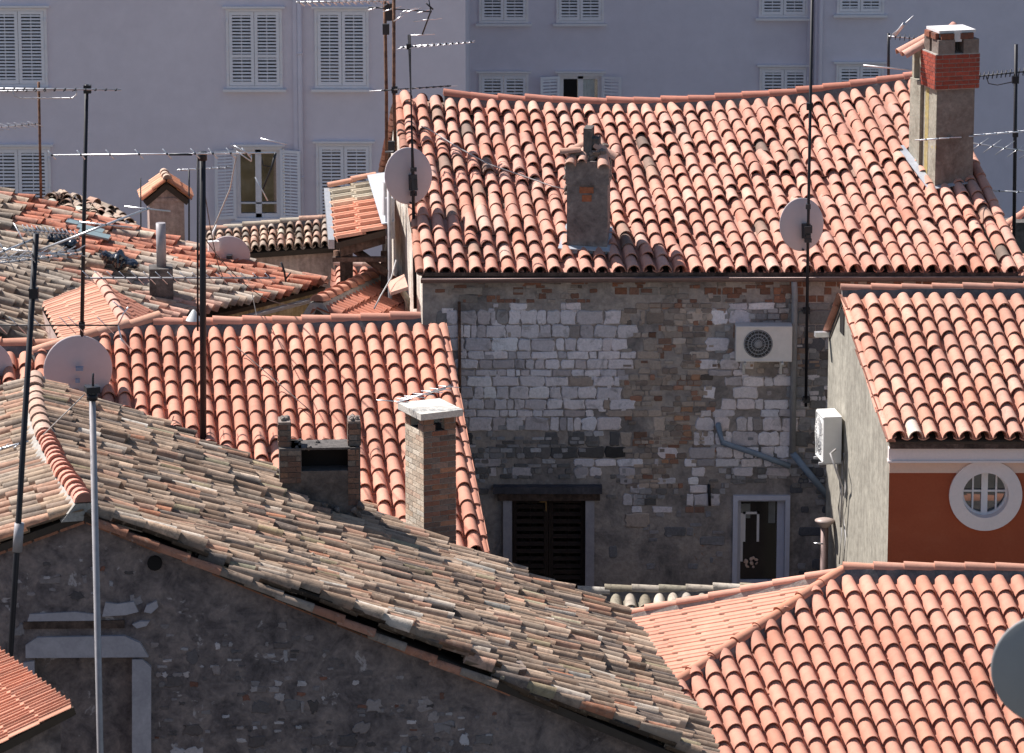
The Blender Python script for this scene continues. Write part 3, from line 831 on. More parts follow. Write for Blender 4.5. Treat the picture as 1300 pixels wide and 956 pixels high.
for (u0, v0, z0, u1, v1, z1, r) in ((-.40, -.20, .10, -.10, -.16, .13, .075), (-.33, .12, .02, -.04, .1, .19, .085),
                                    (.40, -.12, .02, .08, -.06, .19, .085), (.34, .18, -.04, .05, .14, .20, .085),
                                    (-.24, -.34, -.06, -.22, -.02, .10, .085), (-.07, -.33, -.01, -.06, .02, .12, .07), (.25, -.36, -.08, .20, -.02, .14, .09)):
    cap_tile(T + Xc * u0 + Yc * v0 + V((0, 0, z0)), T + Xc * u1 + Yc * v1 + V((0, 0, z1)), r, vary((.58, .34, .26), .15))
cp.build('chimney_cap', 'tile_main', chm)
cp = MB(); lumps(cp, T + V((0, 0, .09)), 46, (.24, .20, .08), (.07, .15), Xc, Yc)
lumps(cp, T - Xc * W1 * .49 + V((0, 0, -.28)), 26, (.025, .2, .26), (.04, .10), Xc, Yc); lumps(cp, T + Xc * W1 * .47 + V((0, 0, -.16)), 12, (.02, .2, .12), (.04, .08), Xc, Yc)
cp.build('rubble', 'render_grey', chm)
cp = MB(); cp.box(T + V((0, 0, .28)) + Xc * .0, (.12, .30, .36), R(-9), ax=None); cp.box(T + V((.0, 0, .24)) + Xc * .11, (.10, .22, .14), R(-9)); cp.build('cap_slab', 'render_dark', chm)

# C2 - tall double chimney on the right with red brick collar
p, Xc, Yc = frame_at(1211, 240, plM, 16)
W2 = (1236 - 1186) / 5400 * p.y / math.cos(R(12)); D2 = .52
cc = p + Yc * D2 / 2
z1, z2, z3 = zat(113, p), zat(66, p), zat(40, p)
ch = MB(); stack(ch, cc, Xc, Yc, W2, D2, p.z - .6, z1)
# sunlit side: thin yellow-grey skin, the sunlight put into its paler colour
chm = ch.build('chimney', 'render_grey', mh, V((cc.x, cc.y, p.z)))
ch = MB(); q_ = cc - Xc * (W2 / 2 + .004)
ch.box(V((q_.x, q_.y, (p.z - .55 + z1) / 2)), (.012, D2 * .985, z1 - p.z + .53), R(16)); ch.build('sunlit_skin', 'render_side', chm)
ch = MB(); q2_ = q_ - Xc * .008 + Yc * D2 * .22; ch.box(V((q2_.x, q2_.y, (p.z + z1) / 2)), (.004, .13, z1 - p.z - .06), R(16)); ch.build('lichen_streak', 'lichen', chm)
ch = MB(); stack(ch, cc, Xc, Yc, W2 + .10, D2 + .06, z1, z2 - .02)
ch.build('collar_core', 'mortar_light', chm)
ch = MB()
def brick_face(mb, c, X_, out, w, z0, z1, bc, bh=.068, bl=.21, th=.008, g=.010, mat=0, amp=.12):
    nrow = max(1, round((z1 - z0) / bh)); bh = (z1 - z0) / nrow
    for i in range(nrow):
        u = -w / 2 - (bl / 2 if i % 2 else 0)
        while u < w / 2:
            a, b = max(u, -w / 2), min(u + bl, w / 2)
            if b - a > .03:
                cz = z0 + (i + .5) * bh
                q = V((c.x, c.y, cz)) + X_ * (a + b) / 2 + out * th / 2
                mb.box(q, (b - a - g, th, bh - g), ax=(X_, -out, V((0, 0, 1))), mat=mat, colr=vary(bc(), amp, .04))
            u += bl
for X_, out, w, dd in ((Xc, -Yc, W2 + .10, (D2 + .06) / 2), (Yc, -Xc, D2 + .06, (W2 + .10) / 2), (Xc, Yc, W2 + .10, (D2 + .06) / 2), (Yc, Xc, D2 + .06, (W2 + .10) / 2)):
    brick_face(ch, cc + out * dd, X_, out, w, z1 + .005, z2 - .03, lambda: (.34, .075, .05))
ch.build('brick_collar', 'brick', chm)
ch = MB()
hh = z3 - z2
for (u, v, w_, d_) in ((-.17, -.16, .26, .26), (.2, -.16, .24, .26), (-.17, .17, .26, .22), (.2, .17, .24, .22)):
    q = cc + Xc * u * 1.05 + Yc * v
    stack(ch, V((q.x, q.y, 0)), Xc, Yc, w_, d_, z2 - .02, z2 + hh * .62)
ch.build('flue_pier', 'render_grey', chm)
ch = MB()
for X_, out, w, dd in ((Xc, -Yc, W2 * .96, D2 * .46), (Yc, -Xc, D2 * .92, W2 * .48)):
    for sgn in (-1, 1):
        brick_face(ch, cc + out * (dd) + X_ * sgn * w * .27, X_, out, w * .40, z2 + hh * .62, z3 - .02, lambda: (.22, .09, .06), th=.05)
stack(ch, cc, Xc, Yc, W2 * .9, D2 * .85, z2 + hh * .7, z3 - .03)
ch.build('flue_top', 'brick', chm)
ch = MB(); stack(ch, cc, Xc, Yc, W2 * .98, D2 * 1.0, z3 - .02, z3 + .02); ch.box(V((cc.x, cc.y, z3 - .07)) - Yc * (D2 * .5 - .0), (.13, .02, .16), R(16)); ch.build('chimney_cap', 'stonecap', chm)
# lower flue behind, with one half-round tile leaning against the stack
q = cc - Xc * (W2 / 2 + .055 - .17) + Yc * (D2 / 2 + .03 + .21)
z4 = zat(100, q)
ch = MB(); stack(ch, q, Xc, Yc, .34, .42, p.z - .8, z4); 
for sgn in (-1, 1): stack(ch, q + Yc * sgn * .15, Xc, Yc, .30, .08, z4, z4 + .42)
ch.build('small_flue', 'render_side', chm)
cp = MB(); 
cap_tile(V((q.x, q.y, z4 + .36)) - Xc * .40 - Yc * .14, V((q.x, q.y, z4 + .68)) + Xc * .20 - Yc * .14, .10, (.62, .36, .28))
cap_tile(V((q.x, q.y, z4 + .36)) - Xc * .40 + Yc * .10, V((q.x, q.y, z4 + .68)) + Xc * .26 + Yc * .12, .10, (.58, .32, .24))
cap_tile(V((q.x, q.y, z4 + .62)) + Xc * .16 - Yc * .2, V((q.x, q.y, z4 + .80)) + Xc * .40 - Yc * .1, .08, (.58, .30, .24))
cp.build('leaning_tile', 'tile_main', chm)
fl = MB()
def drape2(pts, lift=.085): fl.prism([on(plM, cc + Xc * u + Yc * v, lift) for u, v in pts], V((0, 0, .012)))
drape2([(-W2 * .72, -D2 * .62), (-W2 * .5, -D2 * .62), (-W2 * .56, D2 * .5), (-W2 * .66, D2 * 1.6), (-W2 * .84, D2 * 1.6)])
drape2([(-W2 * .5, -D2 * .62), (W2 * .55, -D2 * .62), (W2 * .55, -D2 * .48), (-W2 * .5, -D2 * .48)])
fl.build('flashing', 'lead', chm)

# ================================================================== HOUSE WITH NEW RED ROOF (left middle)
gh = thing('red_roof_house', 'house with even new terracotta barrel tiles, left of the stone wall', 'house', (-3, 56, 0))
EG = P(614, 704, 54.2)
plG = slope_plane(EG, 6, 23)
GR = PP(560, 413, plG)
GM = PP(196, 421, plG)      # ridge, where the hip starts
gdir = (GR - GM).normalized()
GEr = EG; 
# eave direction perpendicular to slope, level
ed = V((math.cos(R(6)), math.sin(R(6)), 0))
def g_eave(px_r, py_r):
    """foot of the column starting at ridge pixel"""
    rpt = PP(px_r, py_r, plG)
    k = (GR - EG).length * (.98 if px_r > 100 else .96)
    dn = (EG - GR).normalized()
    q = rpt + dn * 9
    # intersect with level of the eave
    t = (rpt.z - EG.z) / (-dn.z)
    return rpt + dn * t
EM_ = g_eave(150, 412)
RM_ = PP(150, 422, plG)
hipA, hipB = PP(202, 416, plG), PP(40, 457, plG)
hd = (hipB - hipA); hn = hd.cross(V((0, 0, 1))).normalized()
if hn.y < 0: hn = -hn      # keep the camera side, clear the far side
RMM = PP(40, 415, plG); EMM = g_eave(40, 415)
mb1 = tile_roof(EMM, EG, GR, RMM, pitch=.222, row=.345, pal=pal_new, jit=.005, wob=.012, yaw=.010, hk=1.12, top=.10)
mb1.build('roof', ['tile_new', 'deck'], gh, clips=[(hipA, hn)])
RL2 = PP(-60, 450, plG); EL2 = g_eave(-60, 450); RR2 = PP(62, 450, plG); ER2 = EMM + (RR2 - RMM) * 0
RR2 = lerp(EMM, RMM, (PP(47, 450, plG) - EMM).length / (RMM - EMM).length)
mb2 = tile_roof(EL2, EMM, RR2, RL2, pitch=.222, row=.345, pal=pal_new, jit=.004, hk=1.12, top=.08)
mb2.build('roof', ['tile_new', 'deck'], gh)
lft = V((0, .03, .06))
ridge_tiles([GM + lft, lerp(GM, GR, .5) + lft + V((0, 0, -.02)), PP(534, 412, plG) + lft], .10, .42, pal_new).build('ridge_tiles', ['tile_new', 'mortar'], gh)
ridge_tiles([PP(-40, 446, plG) + lft, PP(80, 448, plG) + lft], .095, .42, lambda p: vary((.52, .25, .17), .1), rev=True).build('ridge_tiles', ['tile_new', 'mortar'], gh)
ridge_tiles([hipB + lft, hipA + lft + V((0, 0, .03))], .10, .45, lambda p: vary((.55, .30, .21), .1), rev=True).build('hip_tiles', ['tile_new', 'mortar'], gh)
vg = ridge_tiles([EG + V((.02, -.02, -.01)), GR + V((.02, 0, 0))], .07, .345, pal_new, lift=-.01, mortar=False); vg.build('verge_tiles', ['tile_new', 'mortar'], gh)
# back slope and walls
BG1, BG0 = GR + V((-.3, 3.5, -1.6)), PP(-60, 440, plG) + V((-.3, 4.2, -1.6))
GRl = PP(-60, 436, plG)
bk = MB(); bk.prism([GR + V((0, .02, -.04)), V((-2.6, 60.9, GR.z - 1.1)), V((GRl.x, GRl.y + 2.2, GRl.z - 1.0)), GRl + V((0, .02, -.06))], V((0, 0, -.08))); bk.build('rear_slope', 'deck', gh)
wm = MB()
ins = V((0, .18, 0))
A0, A1 = V((EL2.x, EL2.y, 0)) + ins, V((EG.x - .08, EG.y, 0)) + ins
B1, B0 = V((GR.x - .08, GR.y + .2, 0)), V((GRl.x, GRl.y + 2, 0))
zE = EG.z - .08
wm.poly([A0, A1, A1 + V((0, 0, zE)), A0 + V((0, 0, zE))])
wm.poly([A1, B1, B1 + V((0, 0, GR.z - .1)), A1 + V((0, 0, zE))])
wm.poly([B1, B0, B0 + V((0, 0, 6.5)), B1 + V((0, 0, 6.5))]); wm.poly([B0, A0, A0 + V((0, 0, zE)), B0 + V((0, 0, 6.5))])
wm.build('wall', 'main_wall', gh)
ga, gb = EL2 + V((0, -.08, -.10)), EG + V((.05, -.08, -.09))
gutter([ga, gb], .075, 'gutter_beige').build('gutter', 'gutter_beige', gh)
# tall brick chimney by its front wall
rzB = 26; a = R(rzB); Xc, Yc = V((math.cos(a), math.sin(a), 0)), V((-math.sin(a), math.cos(a), 0))
cf = P(538, 600, 53.2)       # front-left vertical edge
Wb = (580 - 538) / 5400 * 53.3 / math.cos(a) ; Db = (538 - 513) / 5400 * 53.3 / math.sin(a) * 1.02
cc = V((cf.x, cf.y, 0)) + Xc * Wb / 2 + Yc * Db / 2
zt = P(538, 532, 53.2).z; zl = P(538, 548, 53.2).z
ch = MB(); stack(ch, cc, Xc, Yc, Wb - .012, Db - .012, 0, zl - .02)
for u, v in ((-1, -1), (1, -1), (1, 1), (-1, 1)):
    stack(ch, cc + Xc * u * (Wb / 2 - .075) + Yc * v * (Db / 2 - .075), Xc, Yc, .13, .13, zl - .02, zt - .01)
chm = ch.build('chimney', 'mortar_light', gh, V((cc.x, cc.y, 0)))
ch = MB()
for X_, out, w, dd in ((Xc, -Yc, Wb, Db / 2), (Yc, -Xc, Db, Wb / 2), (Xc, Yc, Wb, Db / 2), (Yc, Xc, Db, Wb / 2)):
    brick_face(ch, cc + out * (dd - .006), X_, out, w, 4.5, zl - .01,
               (lambda: pick([(3, (.24, .125, .09)), (4, (.20, .145, .12)), (.7, (.32, .17, .11)), (1.5, (.15, .12, .105))])) if out == -Yc or out.y < -.5 else (lambda: pick([(3, (.64, .55, .44)), (2, (.54, .44, .34)), (1, (.60, .43, .32))])), bh=.072, bl=.23)  # front bricks dark, other faces paler: sunlight put into the brick colour
    for sg in (-1, 1):
        brick_face(ch, cc + out * (dd - .006) + X_ * sg * (w / 2 - .085), X_, out, .17, zl - .01, zt, lambda: (.24, .15, .11), bh=.072, bl=.3)
ch.build('brickwork', 'brick', chm)
ch = MB(); stack(ch, cc, Xc, Yc, Wb * .8, Db * .8, zl - .3, zl - .015); ch.build('flue', 'soot_and_shade', chm)
ch = MB(); stack(ch, cc, Xc, Yc, Wb + .14, Db + .14, zt, zt + .085); ch.build('chimney_cap', 'concrete', chm)

# ================================================================== OLD FOREGROUND HOUSE
fh = thing('old_gable_house', 'foreground house under an uneven roof of weathered grey beige barrel tiles', 'house', (-2, 49, 0))
R0, R1 = P(45, 487, 52.4), P(108, 650, 46.0)
zF = P(790, 788, 52.4).z
EB = P(790, 788, 52.4); EF = PZ(922, 982, zF)
offr = V((-.16, 0, 0))
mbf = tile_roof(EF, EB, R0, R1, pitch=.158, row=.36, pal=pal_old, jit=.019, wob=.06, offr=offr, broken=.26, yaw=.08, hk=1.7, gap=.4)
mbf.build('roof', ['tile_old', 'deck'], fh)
db = MB(); nF = (EB - EF).cross(R0 - EF).normalized(); nF = nF if nF.z > 0 else -nF
for _ in range(420):
    s_, t_ = random.random(), random.random()
    p_ = lerp(lerp(EF, EB, s_), lerp(R1, R0, s_), t_) + offr * 4 * s_ * (1 - s_) * t_ + nF * rnd(.02, .09)
    lumps(db, p_, 1, (.02, .02, .01), (.02, .075), V((1, 0, 0)), V((0, 1, 0)), 0, lambda: vary(pick([(3, (.10, .085, .07)), (2, (.42, .38, .32)), (2, (.24, .20, .15)), (1, (.40, .22, .14))]), .2))
db_ = db.build('moss_debris', ['stone'], fh); db_['kind'] = 'stuff'
LF, LB = P(-190, 760, 46.0), P(-240, 596, 52.2)
mbf = tile_roof(LB, LF, R1, R0, pitch=.165, row=.38, pal=lambda p: vary(pick([(3, (.38, .28, .20)), (4, (.44, .26, .18)), (2, (.44, .34, .26)), (2, (.24, .18, .14))]), .14), jit=.014, wob=.04, offr=offr, broken=.12, yaw=.05, hk=1.2)
mbf.build('roof', ['tile_old', 'deck'], fh)
rp = [lerp(R0, R1, i / 10) + offr * 4 * (i / 10) * (1 - i / 10) + V((0, 0, .03)) for i in range(11)]
ridge_tiles(rp[5:], .115, .20, lambda p: vary((.60, .27, .20), .05), lift=.05, step=.035, mw=1.6, rev=True).build('ridge_tiles', ['tile_new', 'mortar_light'], fh)
ridge_tiles(rp[:6], .115, .42, lambda p: vary((.52, .34, .26), .1), lift=.045, mw=1.6, rev=True).build('ridge_tiles', ['tile_old', 'mortar_light'], fh)
# mortared verge tiles along the back edge
ridge_tiles([R0 + V((.3, .05, -.10)), EB + V((0, .05, .02))], .085, .36, pal_old, lift=.0, rev=True, jit=.012, mortar=False).build('verge_tiles', ['tile_old', 'mortar'], fh)
ridge_tiles([R1 + V((.1, -.05, -.09)), lerp(R1, EF, .635) + V((0, -.05, -.04))], .08, .38, lambda p: vary(pick([(3, (.33, .24, .18)), (1, (.46, .2, .12))]), .18), lift=-.03, rev=True, jit=.012, mortar=False).build('verge_tiles', ['tile_old', 'mortar'], fh)
# gable wall (front), stops under the front verge
wm = MB()
yf = 46.12
Gt = V((R1.x, yf, R1.z - .13)); Gr_ = lerp(R1, EF, .66); Grr = V((Gr_.x, Gr_.y + .12, Gr_.z - .12))
Gl = V((LF.x + .1, yf, LF.z - .13))
opn = [P(44, 834, yf), P(174, 834, yf), P(174, 990, yf), P(44, 990, yf)]
xs = [Gl.x, opn[0].x, opn[1].x, Gt.x, Grr.x]
def topz(x):
    return lerp(Gl.z, Gt.z, (x - Gl.x) / (Gt.x - Gl.x)) if x <= Gt.x else lerp(Gt.z, Grr.z, (x - Gt.x) / (Grr.x - Gt.x))
def yat(x): return yf if x <= Gt.x else lerp(yf, Grr.y, (x - Gt.x) / (Grr.x - Gt.x))
xs = sorted(set([Gl.x, Gt.x, Grr.x, opn[0].x, opn[1].x] + [lerp(Gl.x, Grr.x, i / 12) for i in range(13)]))
for a, b in zip(xs, xs[1:]):
    z0_ = 0
    if opn[0].x - 1e-4 < (a + b) / 2 < opn[1].x: z0_ = opn[0].z
    wm.poly([V((a, yat(a), z0_)), V((b, yat(b), z0_)), V((b, yat(b), topz(b))), V((a, yat(a), topz(a)))])
wm.poly([V((opn[0].x, yf, opn[0].z)), V((opn[1].x, yf, opn[0].z)), V((opn[1].x, yf + .25, opn[0].z)), V((opn[0].x, yf + .25, opn[0].z))])
wm.poly([V((opn[0].x, yf + .25, 0)), V((opn[1].x, yf + .25, 0)), V((opn[1].x, yf + .25, opn[0].z)), V((opn[0].x, yf + .25, opn[0].z))])
wm.poly([V((opn[1].x, yf, 0)), V((opn[1].x, yf + .25, 0)), V((opn[1].x, yf + .25, opn[0].z)), V((opn[1].x, yf, opn[0].z))][::-1])
wm.poly([V((opn[0].x, yf, 0)), V((opn[0].x, yf + .25, 0)), V((opn[0].x, yf + .25, opn[0].z)), V((opn[0].x, yf, opn[0].z))])
# the lower side: recess back under the roof and the other walls
wm.poly([V((Grr.x, Grr.y, 0)), V((EF.x - .2, EF.y + .5, 0)), V((EF.x - .2, EF.y + .5, zF - .1)), V((Grr.x, Grr.y, Grr.z))])
wm.poly([V((EF.x - .2, EF.y + .5, 0)), V((EB.x - .2, EB.y - .1, 0)), V((EB.x - .2, EB.y - .1, zF - .1)), V((EF.x - .2, EF.y + .5, zF - .1))])
wm.poly([V((EB.x - .2, EB.y - .1, 0)), V((LB.x, LB.y - .1, 0)), V((LB.x, LB.y - .1, LB.z - .1)), V((R0.x, R0.y - .1, R0.z - .1)), V((EB.x - .2, EB.y - .1, zF - .1))])
wm.poly([V((LB.x, LB.y, 0)), V((Gl.x, yf, 0)), Gl, V((LB.x, LB.y, LB.z - .1))])
wm.build('wall', 'old_wall', fh)
# patches of bare stone in the gable
random.seed(21)
ROUGH[0] = 2.6
sm = MB()
def zone_f(px, py, p):
    if topz(p.x) - p.z < .3: return None
    if 36 < px < 192 and py > 775: return None
    n = noise.noise(p * 1.3); r = random.random()
    if r < .05 + .16 * max(0, n) + (.05 if py > 800 else 0): return ('s', vary(pick([(2, (.44, .40, .41)), (3, (.27, .235, .235)), (2, (.14, .12, .12)), (.6, (.24, .11, .08))]), .2), rnd(.003, .010))
    return None
for a, b in ((V((Gl.x, yf, 0)), V((Gt.x, yf, 0))), (V((Gt.x, yf, 0)), V((Grr.x, Grr.y, 0)))):
    U = (b - a); Ln = U.length; U.normalize()
    stones(sm, a, U, Ln, 4.2, 8.4, V((U.y, -U.x, 0)), zone_f, hrange=(.07, .16), wrange=(.06, .26))
    stones(sm, a, U, Ln, 4.2, 8.4, V((U.y, -U.x, 0)) * 1.0, zone_f, hrange=(.03, .07), wrange=(.04, .12))
sm.build('masonry', ['stone', 'brick'], fh); ROUGH[0] = 1.0
lt = MB()
def fpoly(mb, pts, out=.05, mat=0, th=.06): mb.prism([V((P(x, y, yf).x, yf - out, P(x, y, yf).z)) for x, y in pts], V((0, th, 0)), mat)
fpoly(lt, [(33, 834), (33, 818), (48, 808), (158, 806), (178, 815), (189, 833)], .045, 0, .08); lt.build('lintel', 'stone_lintel', fh)
lt = MB(); fpoly(lt, [(168, 990), (168, 836), (181, 836), (192, 846), (192, 990)], .04, 0, .08); lt.build('jamb', 'stone_lintel', fh); lt = MB(); fpoly(lt, [(30, 990), (30, 840), (44, 838), (44, 990)], .04, 0, .08); lt.build('jamb', 'stone_lintel', fh)
lt = MB(); fpoly(lt, [(30, 798), (30, 789), (158, 787), (158, 797)], .02, 0, .05); lt.build('beam', 'wood', fh)
lt = MB(); fpoly(lt, [(130, 782), (134, 764), (150, 766), (170, 763), (176, 776), (160, 780)], .03, 0, .06); fpoly(lt, [(183, 776), (186, 768), (199, 762), (201, 770), (192, 778)], .03, 0, .06)
fpoly(lt, [(35, 788), (38, 779), (95, 776), (128, 780), (128, 787)], .03, 0, .06); fpoly(lt, [(168, 792), (178, 788), (190, 788), (186, 794), (174, 797)], .03, 0, .06); lt.build('pale_block', 'stone_lintel', fh)
h = P(197, 713, yf + .06); lt = MB(); lt.tube([h + V((0, -.085, 0)), h + V((0, .05, 0))], .085, 12); lt.build('vent_hole', 'soot_and_shade', fh)  # near-black plug, the shade of the hole as colour
# thin eaves course of red brick under the front verge
lt = MB()
for (a, b) in ((R1, lerp(R1, EF, .66)), (R1, LF)):
    n = int((b - a).length / .3)
    for i in range(n):
        q = lerp(a, b, (i + .5) / n) + V((0, .08, -.115)); d = (b - a).normalized()
        if random.random() < .82: lt.box(q, (.285, .16, .03), ax=(d, V((0, 1, 0)), d.cross(V((0, 1, 0))) * -1), colr=vary((.34, .15, .09), .2))
lt.build('verge_course', 'brick', fh)
# broken corner post at the end of the verge
q = P(648, 852, 46.6)
lt = MB(); lt.box(q + V((0, 0, -.34)), (.30, .32, .75), .2); o = lt.build('corner_post', 'render_grey', fh)
lt = MB(); lt.box(q + V((0, 0, .05)), (.32, .34, .03), .2); lt.build('post_cap', 'render_grey', o)

# chimney on the old roof, U-shaped top, dark
plF = plane3(R0, EB, EF)
a = R(4); Xc, Yc = V((math.cos(a), math.sin(a), 0)), V((-math.sin(a), math.cos(a), 0))
pc = P(405, 632, 51.3)
Wc = (458 - 352) / 5400 * 51.3; Dc = .46
cc = V((pc.x, 51.3 + Dc / 2, 0))
zc0 = on(plF, cc).z - 1.0; zbt = P(405, 598, 51.3).z; zsl = P(405, 569, 51.3).z; zpo = P(405, 540, 51.3).z
ch = MB()
stack(ch, cc, Xc, Yc, Wc, Dc, zc0, zbt)
xl = (381 - 352) / 5400 * 51.3; xr_ = (458 - 444) / 5400 * 51.3
stack(ch, cc - Xc * (Wc / 2 - xl / 2), Xc, Yc, xl, Dc, zbt, zsl)
stack(ch, cc + Xc * (Wc / 2 - xr_ / 2), Xc, Yc, xr_, Dc, zbt, zsl)
stack(ch, cc - Xc * (Wc / 2 - .07), Xc, Yc, .14, .3, zsl, zpo)
stack(ch, cc + Xc * (Wc / 2 - .07), Xc, Yc, .14, .3, zsl, zpo)
chm = ch.build('chimney', 'render_dark', fh, V((cc.x, cc.y, zc0 + 1)))
ch = MB()
stack(ch, cc + Xc * .05, Xc, Yc, Wc - .2, Dc * .92, zsl - .025, zsl + .0)
ch.build('chimney_slab', 'render_dark', chm)
ch = MB(); stack(ch, cc + Xc * .05 + Yc * .05, Xc, Yc, Wc - .3, .02, zbt, zsl - .02); ch.build('flue', 'soot_and_shade', chm)
ch = MB()
bcol = lambda: pick([(3, (.13, .085, .07)), (2, (.19, .12, .09)), (2, (.16, .14, .125))])
for sg in (-1, 1):
    for X_, out, w_, dd in ((Xc, -Yc, .14, .15), (Yc, Xc * sg, .3, .07), (Yc, -Xc * sg, .3, .07)):
        brick_face(ch, cc + Xc * sg * (Wc / 2 - .07) + out * dd, X_, out, w_, zsl, zpo, bcol, bh=.075, bl=.22, th=.012)
brick_face(ch, cc - Yc * (Dc / 2) - Xc * (Wc / 2 - xl / 2), Xc, -Yc, xl * .96, zbt - .15, zsl - .02, bcol, bh=.075, bl=.2, th=.010)
brick_face(ch, cc - Yc * (Dc / 2) + Xc * (Wc / 2 - xr_ / 2 - .02), Xc, -Yc, xr_ * 1.1, zbt - .45, zsl - .02, bcol, bh=.075, bl=.2, th=.010)
ch.build('brickwork', 'brick', chm)
ch = MB(); lumps(ch, cc + V((0, 0, zsl - .01)) - Xc * .2, 14, (.22, .2, .015), (.04, .09), Xc, Yc)
lumps(ch, cc + V((0, 0, on(plF, cc).z + .05)) - Yc * Dc * .55, 30, (Wc * .5, .06, .12), (.05, .13), Xc, Yc); ch.build('rubble', 'render_dark', chm)
ch = MB()
for sg in (-1, 1):
    q = cc + Xc * sg * (Wc / 2 - .07)
    ch.box(V((q.x, q.y, zpo + .012)), (.15, .31, .03), a); 
    lumps(ch, V((q.x, q.y, zpo + .035)), 7, (.04, .10, .015), (.05, .10), Xc, Yc)
ch.build('post_cap', 'render_grey', chm)

# ================================================================== ORANGE HOUSE (right)
YR = 54.6
oh = thing('orange_house', 'orange rendered house with a white ringed round window and a sunlit grey side wall', 'house', (7, YR, 0))
EO = P(1127, 549, YR)
plR = slope_plane(EO, 0, 23)
EO2 = V((P(1420, 556, YR).x, YR, EO.z))
RO = PP(1071, 376, plR); RO2 = V((P(1390, 372, RO.y).x, RO.y, RO.z))
EO_, EO2_ = EO + V((.02, -.18, -.07)), EO2 + V((0, -.18, -.07))
EO2b = EO2_ + V((.75, 0, 0))
tile_roof(EO_, EO2b, RO2 + V((.35, 0, 0)), RO, pitch=.223, row=.345, pal=pal_right, jit=.006, wob=.014, yaw=.012, broken=.02, hk=1.12, top=.09).build('roof', ['tile_main', 'deck'], oh)
ridge_tiles([RO + V((-.02, .04, .05)), RO2 + V((.3, .04, .08))], .075, .40, lambda p: vary((.52, .27, .20), .08)).build('ridge_tiles', ['tile_new', 'mortar'], oh)
ridge_tiles([EO_ + V((0, 0, 0)), RO + V((0, 0, 0))], .06, .345, pal_right, lift=-.03, mortar=False).build('verge_tiles', ['tile_main', 'mortar'], oh)
OB = V((P(1052, 425, 58.5).x, 58.5, 0)); zOB = P(1052, 425, 58.5).z
tile_roof(V((RO2.x, OB.y, zOB)), V((OB.x, OB.y, zOB)), RO + V((0, .08, 0)), RO2 + V((0, .08, 0)), pitch=.24, row=.4, pal=pal_right).build('roof', ['tile_main', 'deck'], oh)
wm = MB()
xf = EO.x + .03
sw = [V((xf, YR, 0)), V((xf, YR, EO.z - .04)), V((RO.x + .02, RO.y, RO.z - .06)), V((OB.x, OB.y, zOB - .04)), V((OB.x, OB.y, 0))]
wm.poly(sw[::-1])
wm.poly([V((xf, YR, 0)), V((xf + 6, YR, 0)), V((xf + 6, OB.y, 0)), V((OB.x, OB.y, 0))])
wm.poly([V((xf + 6, YR, 0)), V((xf + 6, OB.y, 0)), V((xf + 6, OB.y, zOB)), V((xf + 6, RO.y, RO.z - .1)), V((xf + 6, YR, EO.z - .1))])
wm.poly([V((OB.x, OB.y, 0)), V((xf + 6, OB.y, 0)), V((xf + 6, OB.y, zOB - .04)), V((OB.x, OB.y, zOB - .04))])
wm.build('gable_wall', 'grey_wall', oh)
# front wall with a round hole
def oz(py): return P(650, py, YR).z
cw = P(1251, 628, YR); ri = 29.5 / 5400 * YR * 1.03; ro = 46.5 / 5400 * YR * 1.03
xE = xf + 6; zt_ = oz(600)
wm = MB()
S = ri + .05
def ring_sq(mb, c, r, S, Y, mat=0, n=32):
    pts = []
    for i in range(n):
        t = 2 * math.pi * i / n
        cx, cz = math.cos(t), math.sin(t); k = S / max(abs(cx), abs(cz))
        pts.append((V((c.x + r * cx, Y, c.z + r * cz)), V((c.x + k * cx, Y, c.z + k * cz))))
    for i in range(n):
        a, b = pts[i], pts[(i + 1) % n]
        mb.poly([a[0], a[1], b[1], b[0]], mat)
        mb.poly([a[0], b[0], b[0] + V((0, .22, 0)), a[0] + V((0, .22, 0))], mat)
ring_sq(wm, cw, ri + .02, S, YR)
for (xa, xb, za, zb2) in ((xf, cw.x - S, 0, zt_), (cw.x + S, xE, 0, zt_), (cw.x - S, cw.x + S, 0, cw.z - S), (cw.x - S, cw.x + S, cw.z + S, zt_)):
    wm.poly([V((xa, YR, za)), V((xb, YR, za)), V((xb, YR, zb2)), V((xa, YR, zb2))])
wm.build('wall', 'orange', oh)
tm = MB(); tm.box(((xf + xE) / 2, YR + .02, (oz(600) + oz(583)) / 2), (xE - xf, .08, oz(583) - oz(600)))
tm.build('peach_band', 'trim_peach', oh)
tm = MB(); tm.box(((xf + xE) / 2, YR - .03, (oz(583) + oz(567)) / 2), (xE - xf + .04, .14, oz(567) - oz(583))); tm.box(((xf + xE) / 2, YR - .05, oz(583.5)), (xE - xf + .06, .16, .025)); tm.build('cornice', 'trim_white', oh)
tm = MB(); tm.box(((xf + xE) / 2, YR - .08, (oz(567) + EO.z - .06) / 2), (xE - xf + .02, .16, EO.z - oz(567) - .08)); tm.build('eaves_board', 'wood', oh)
def ring_mesh(c, r0, r1, y0, y1, n=48):
    mb = MB(); R_ = []
    for (r, y) in ((r0, y1), (r0, y0), (r1, y0), (r1, y1)):
        R_.append([V((c.x + r * math.cos(2 * math.pi * i / n), y, c.z + r * math.sin(2 * math.pi * i / n))) for i in range(n)])
    for a, b in zip(R_, R_[1:]): mb.grid([a, b], 0, (.5, .5, .5), False, True)
    return mb
rw_ = ring_mesh(cw, ri, ro, YR - .05, YR + .2).build('round_window', 'trim_white', oh, cw)
fr = MB(); 
for u, w_ in ((0, .085), (-.155, .022), (.155, .022)): 
    hh = math.sqrt(max(.01, ri * ri - u * u)); fr.box((cw.x + u, YR + .14, cw.z), (w_, .05, 2 * hh))
fr.box((cw.x, YR + .142, cw.z + .02), (2 * ri, .03, .024))
fr.build('muntin', 'frame_white', rw_)
ring_mesh(cw, ri - .03, ri + .01, YR + .12, YR + .17).build('sash', 'frame_white', rw_)
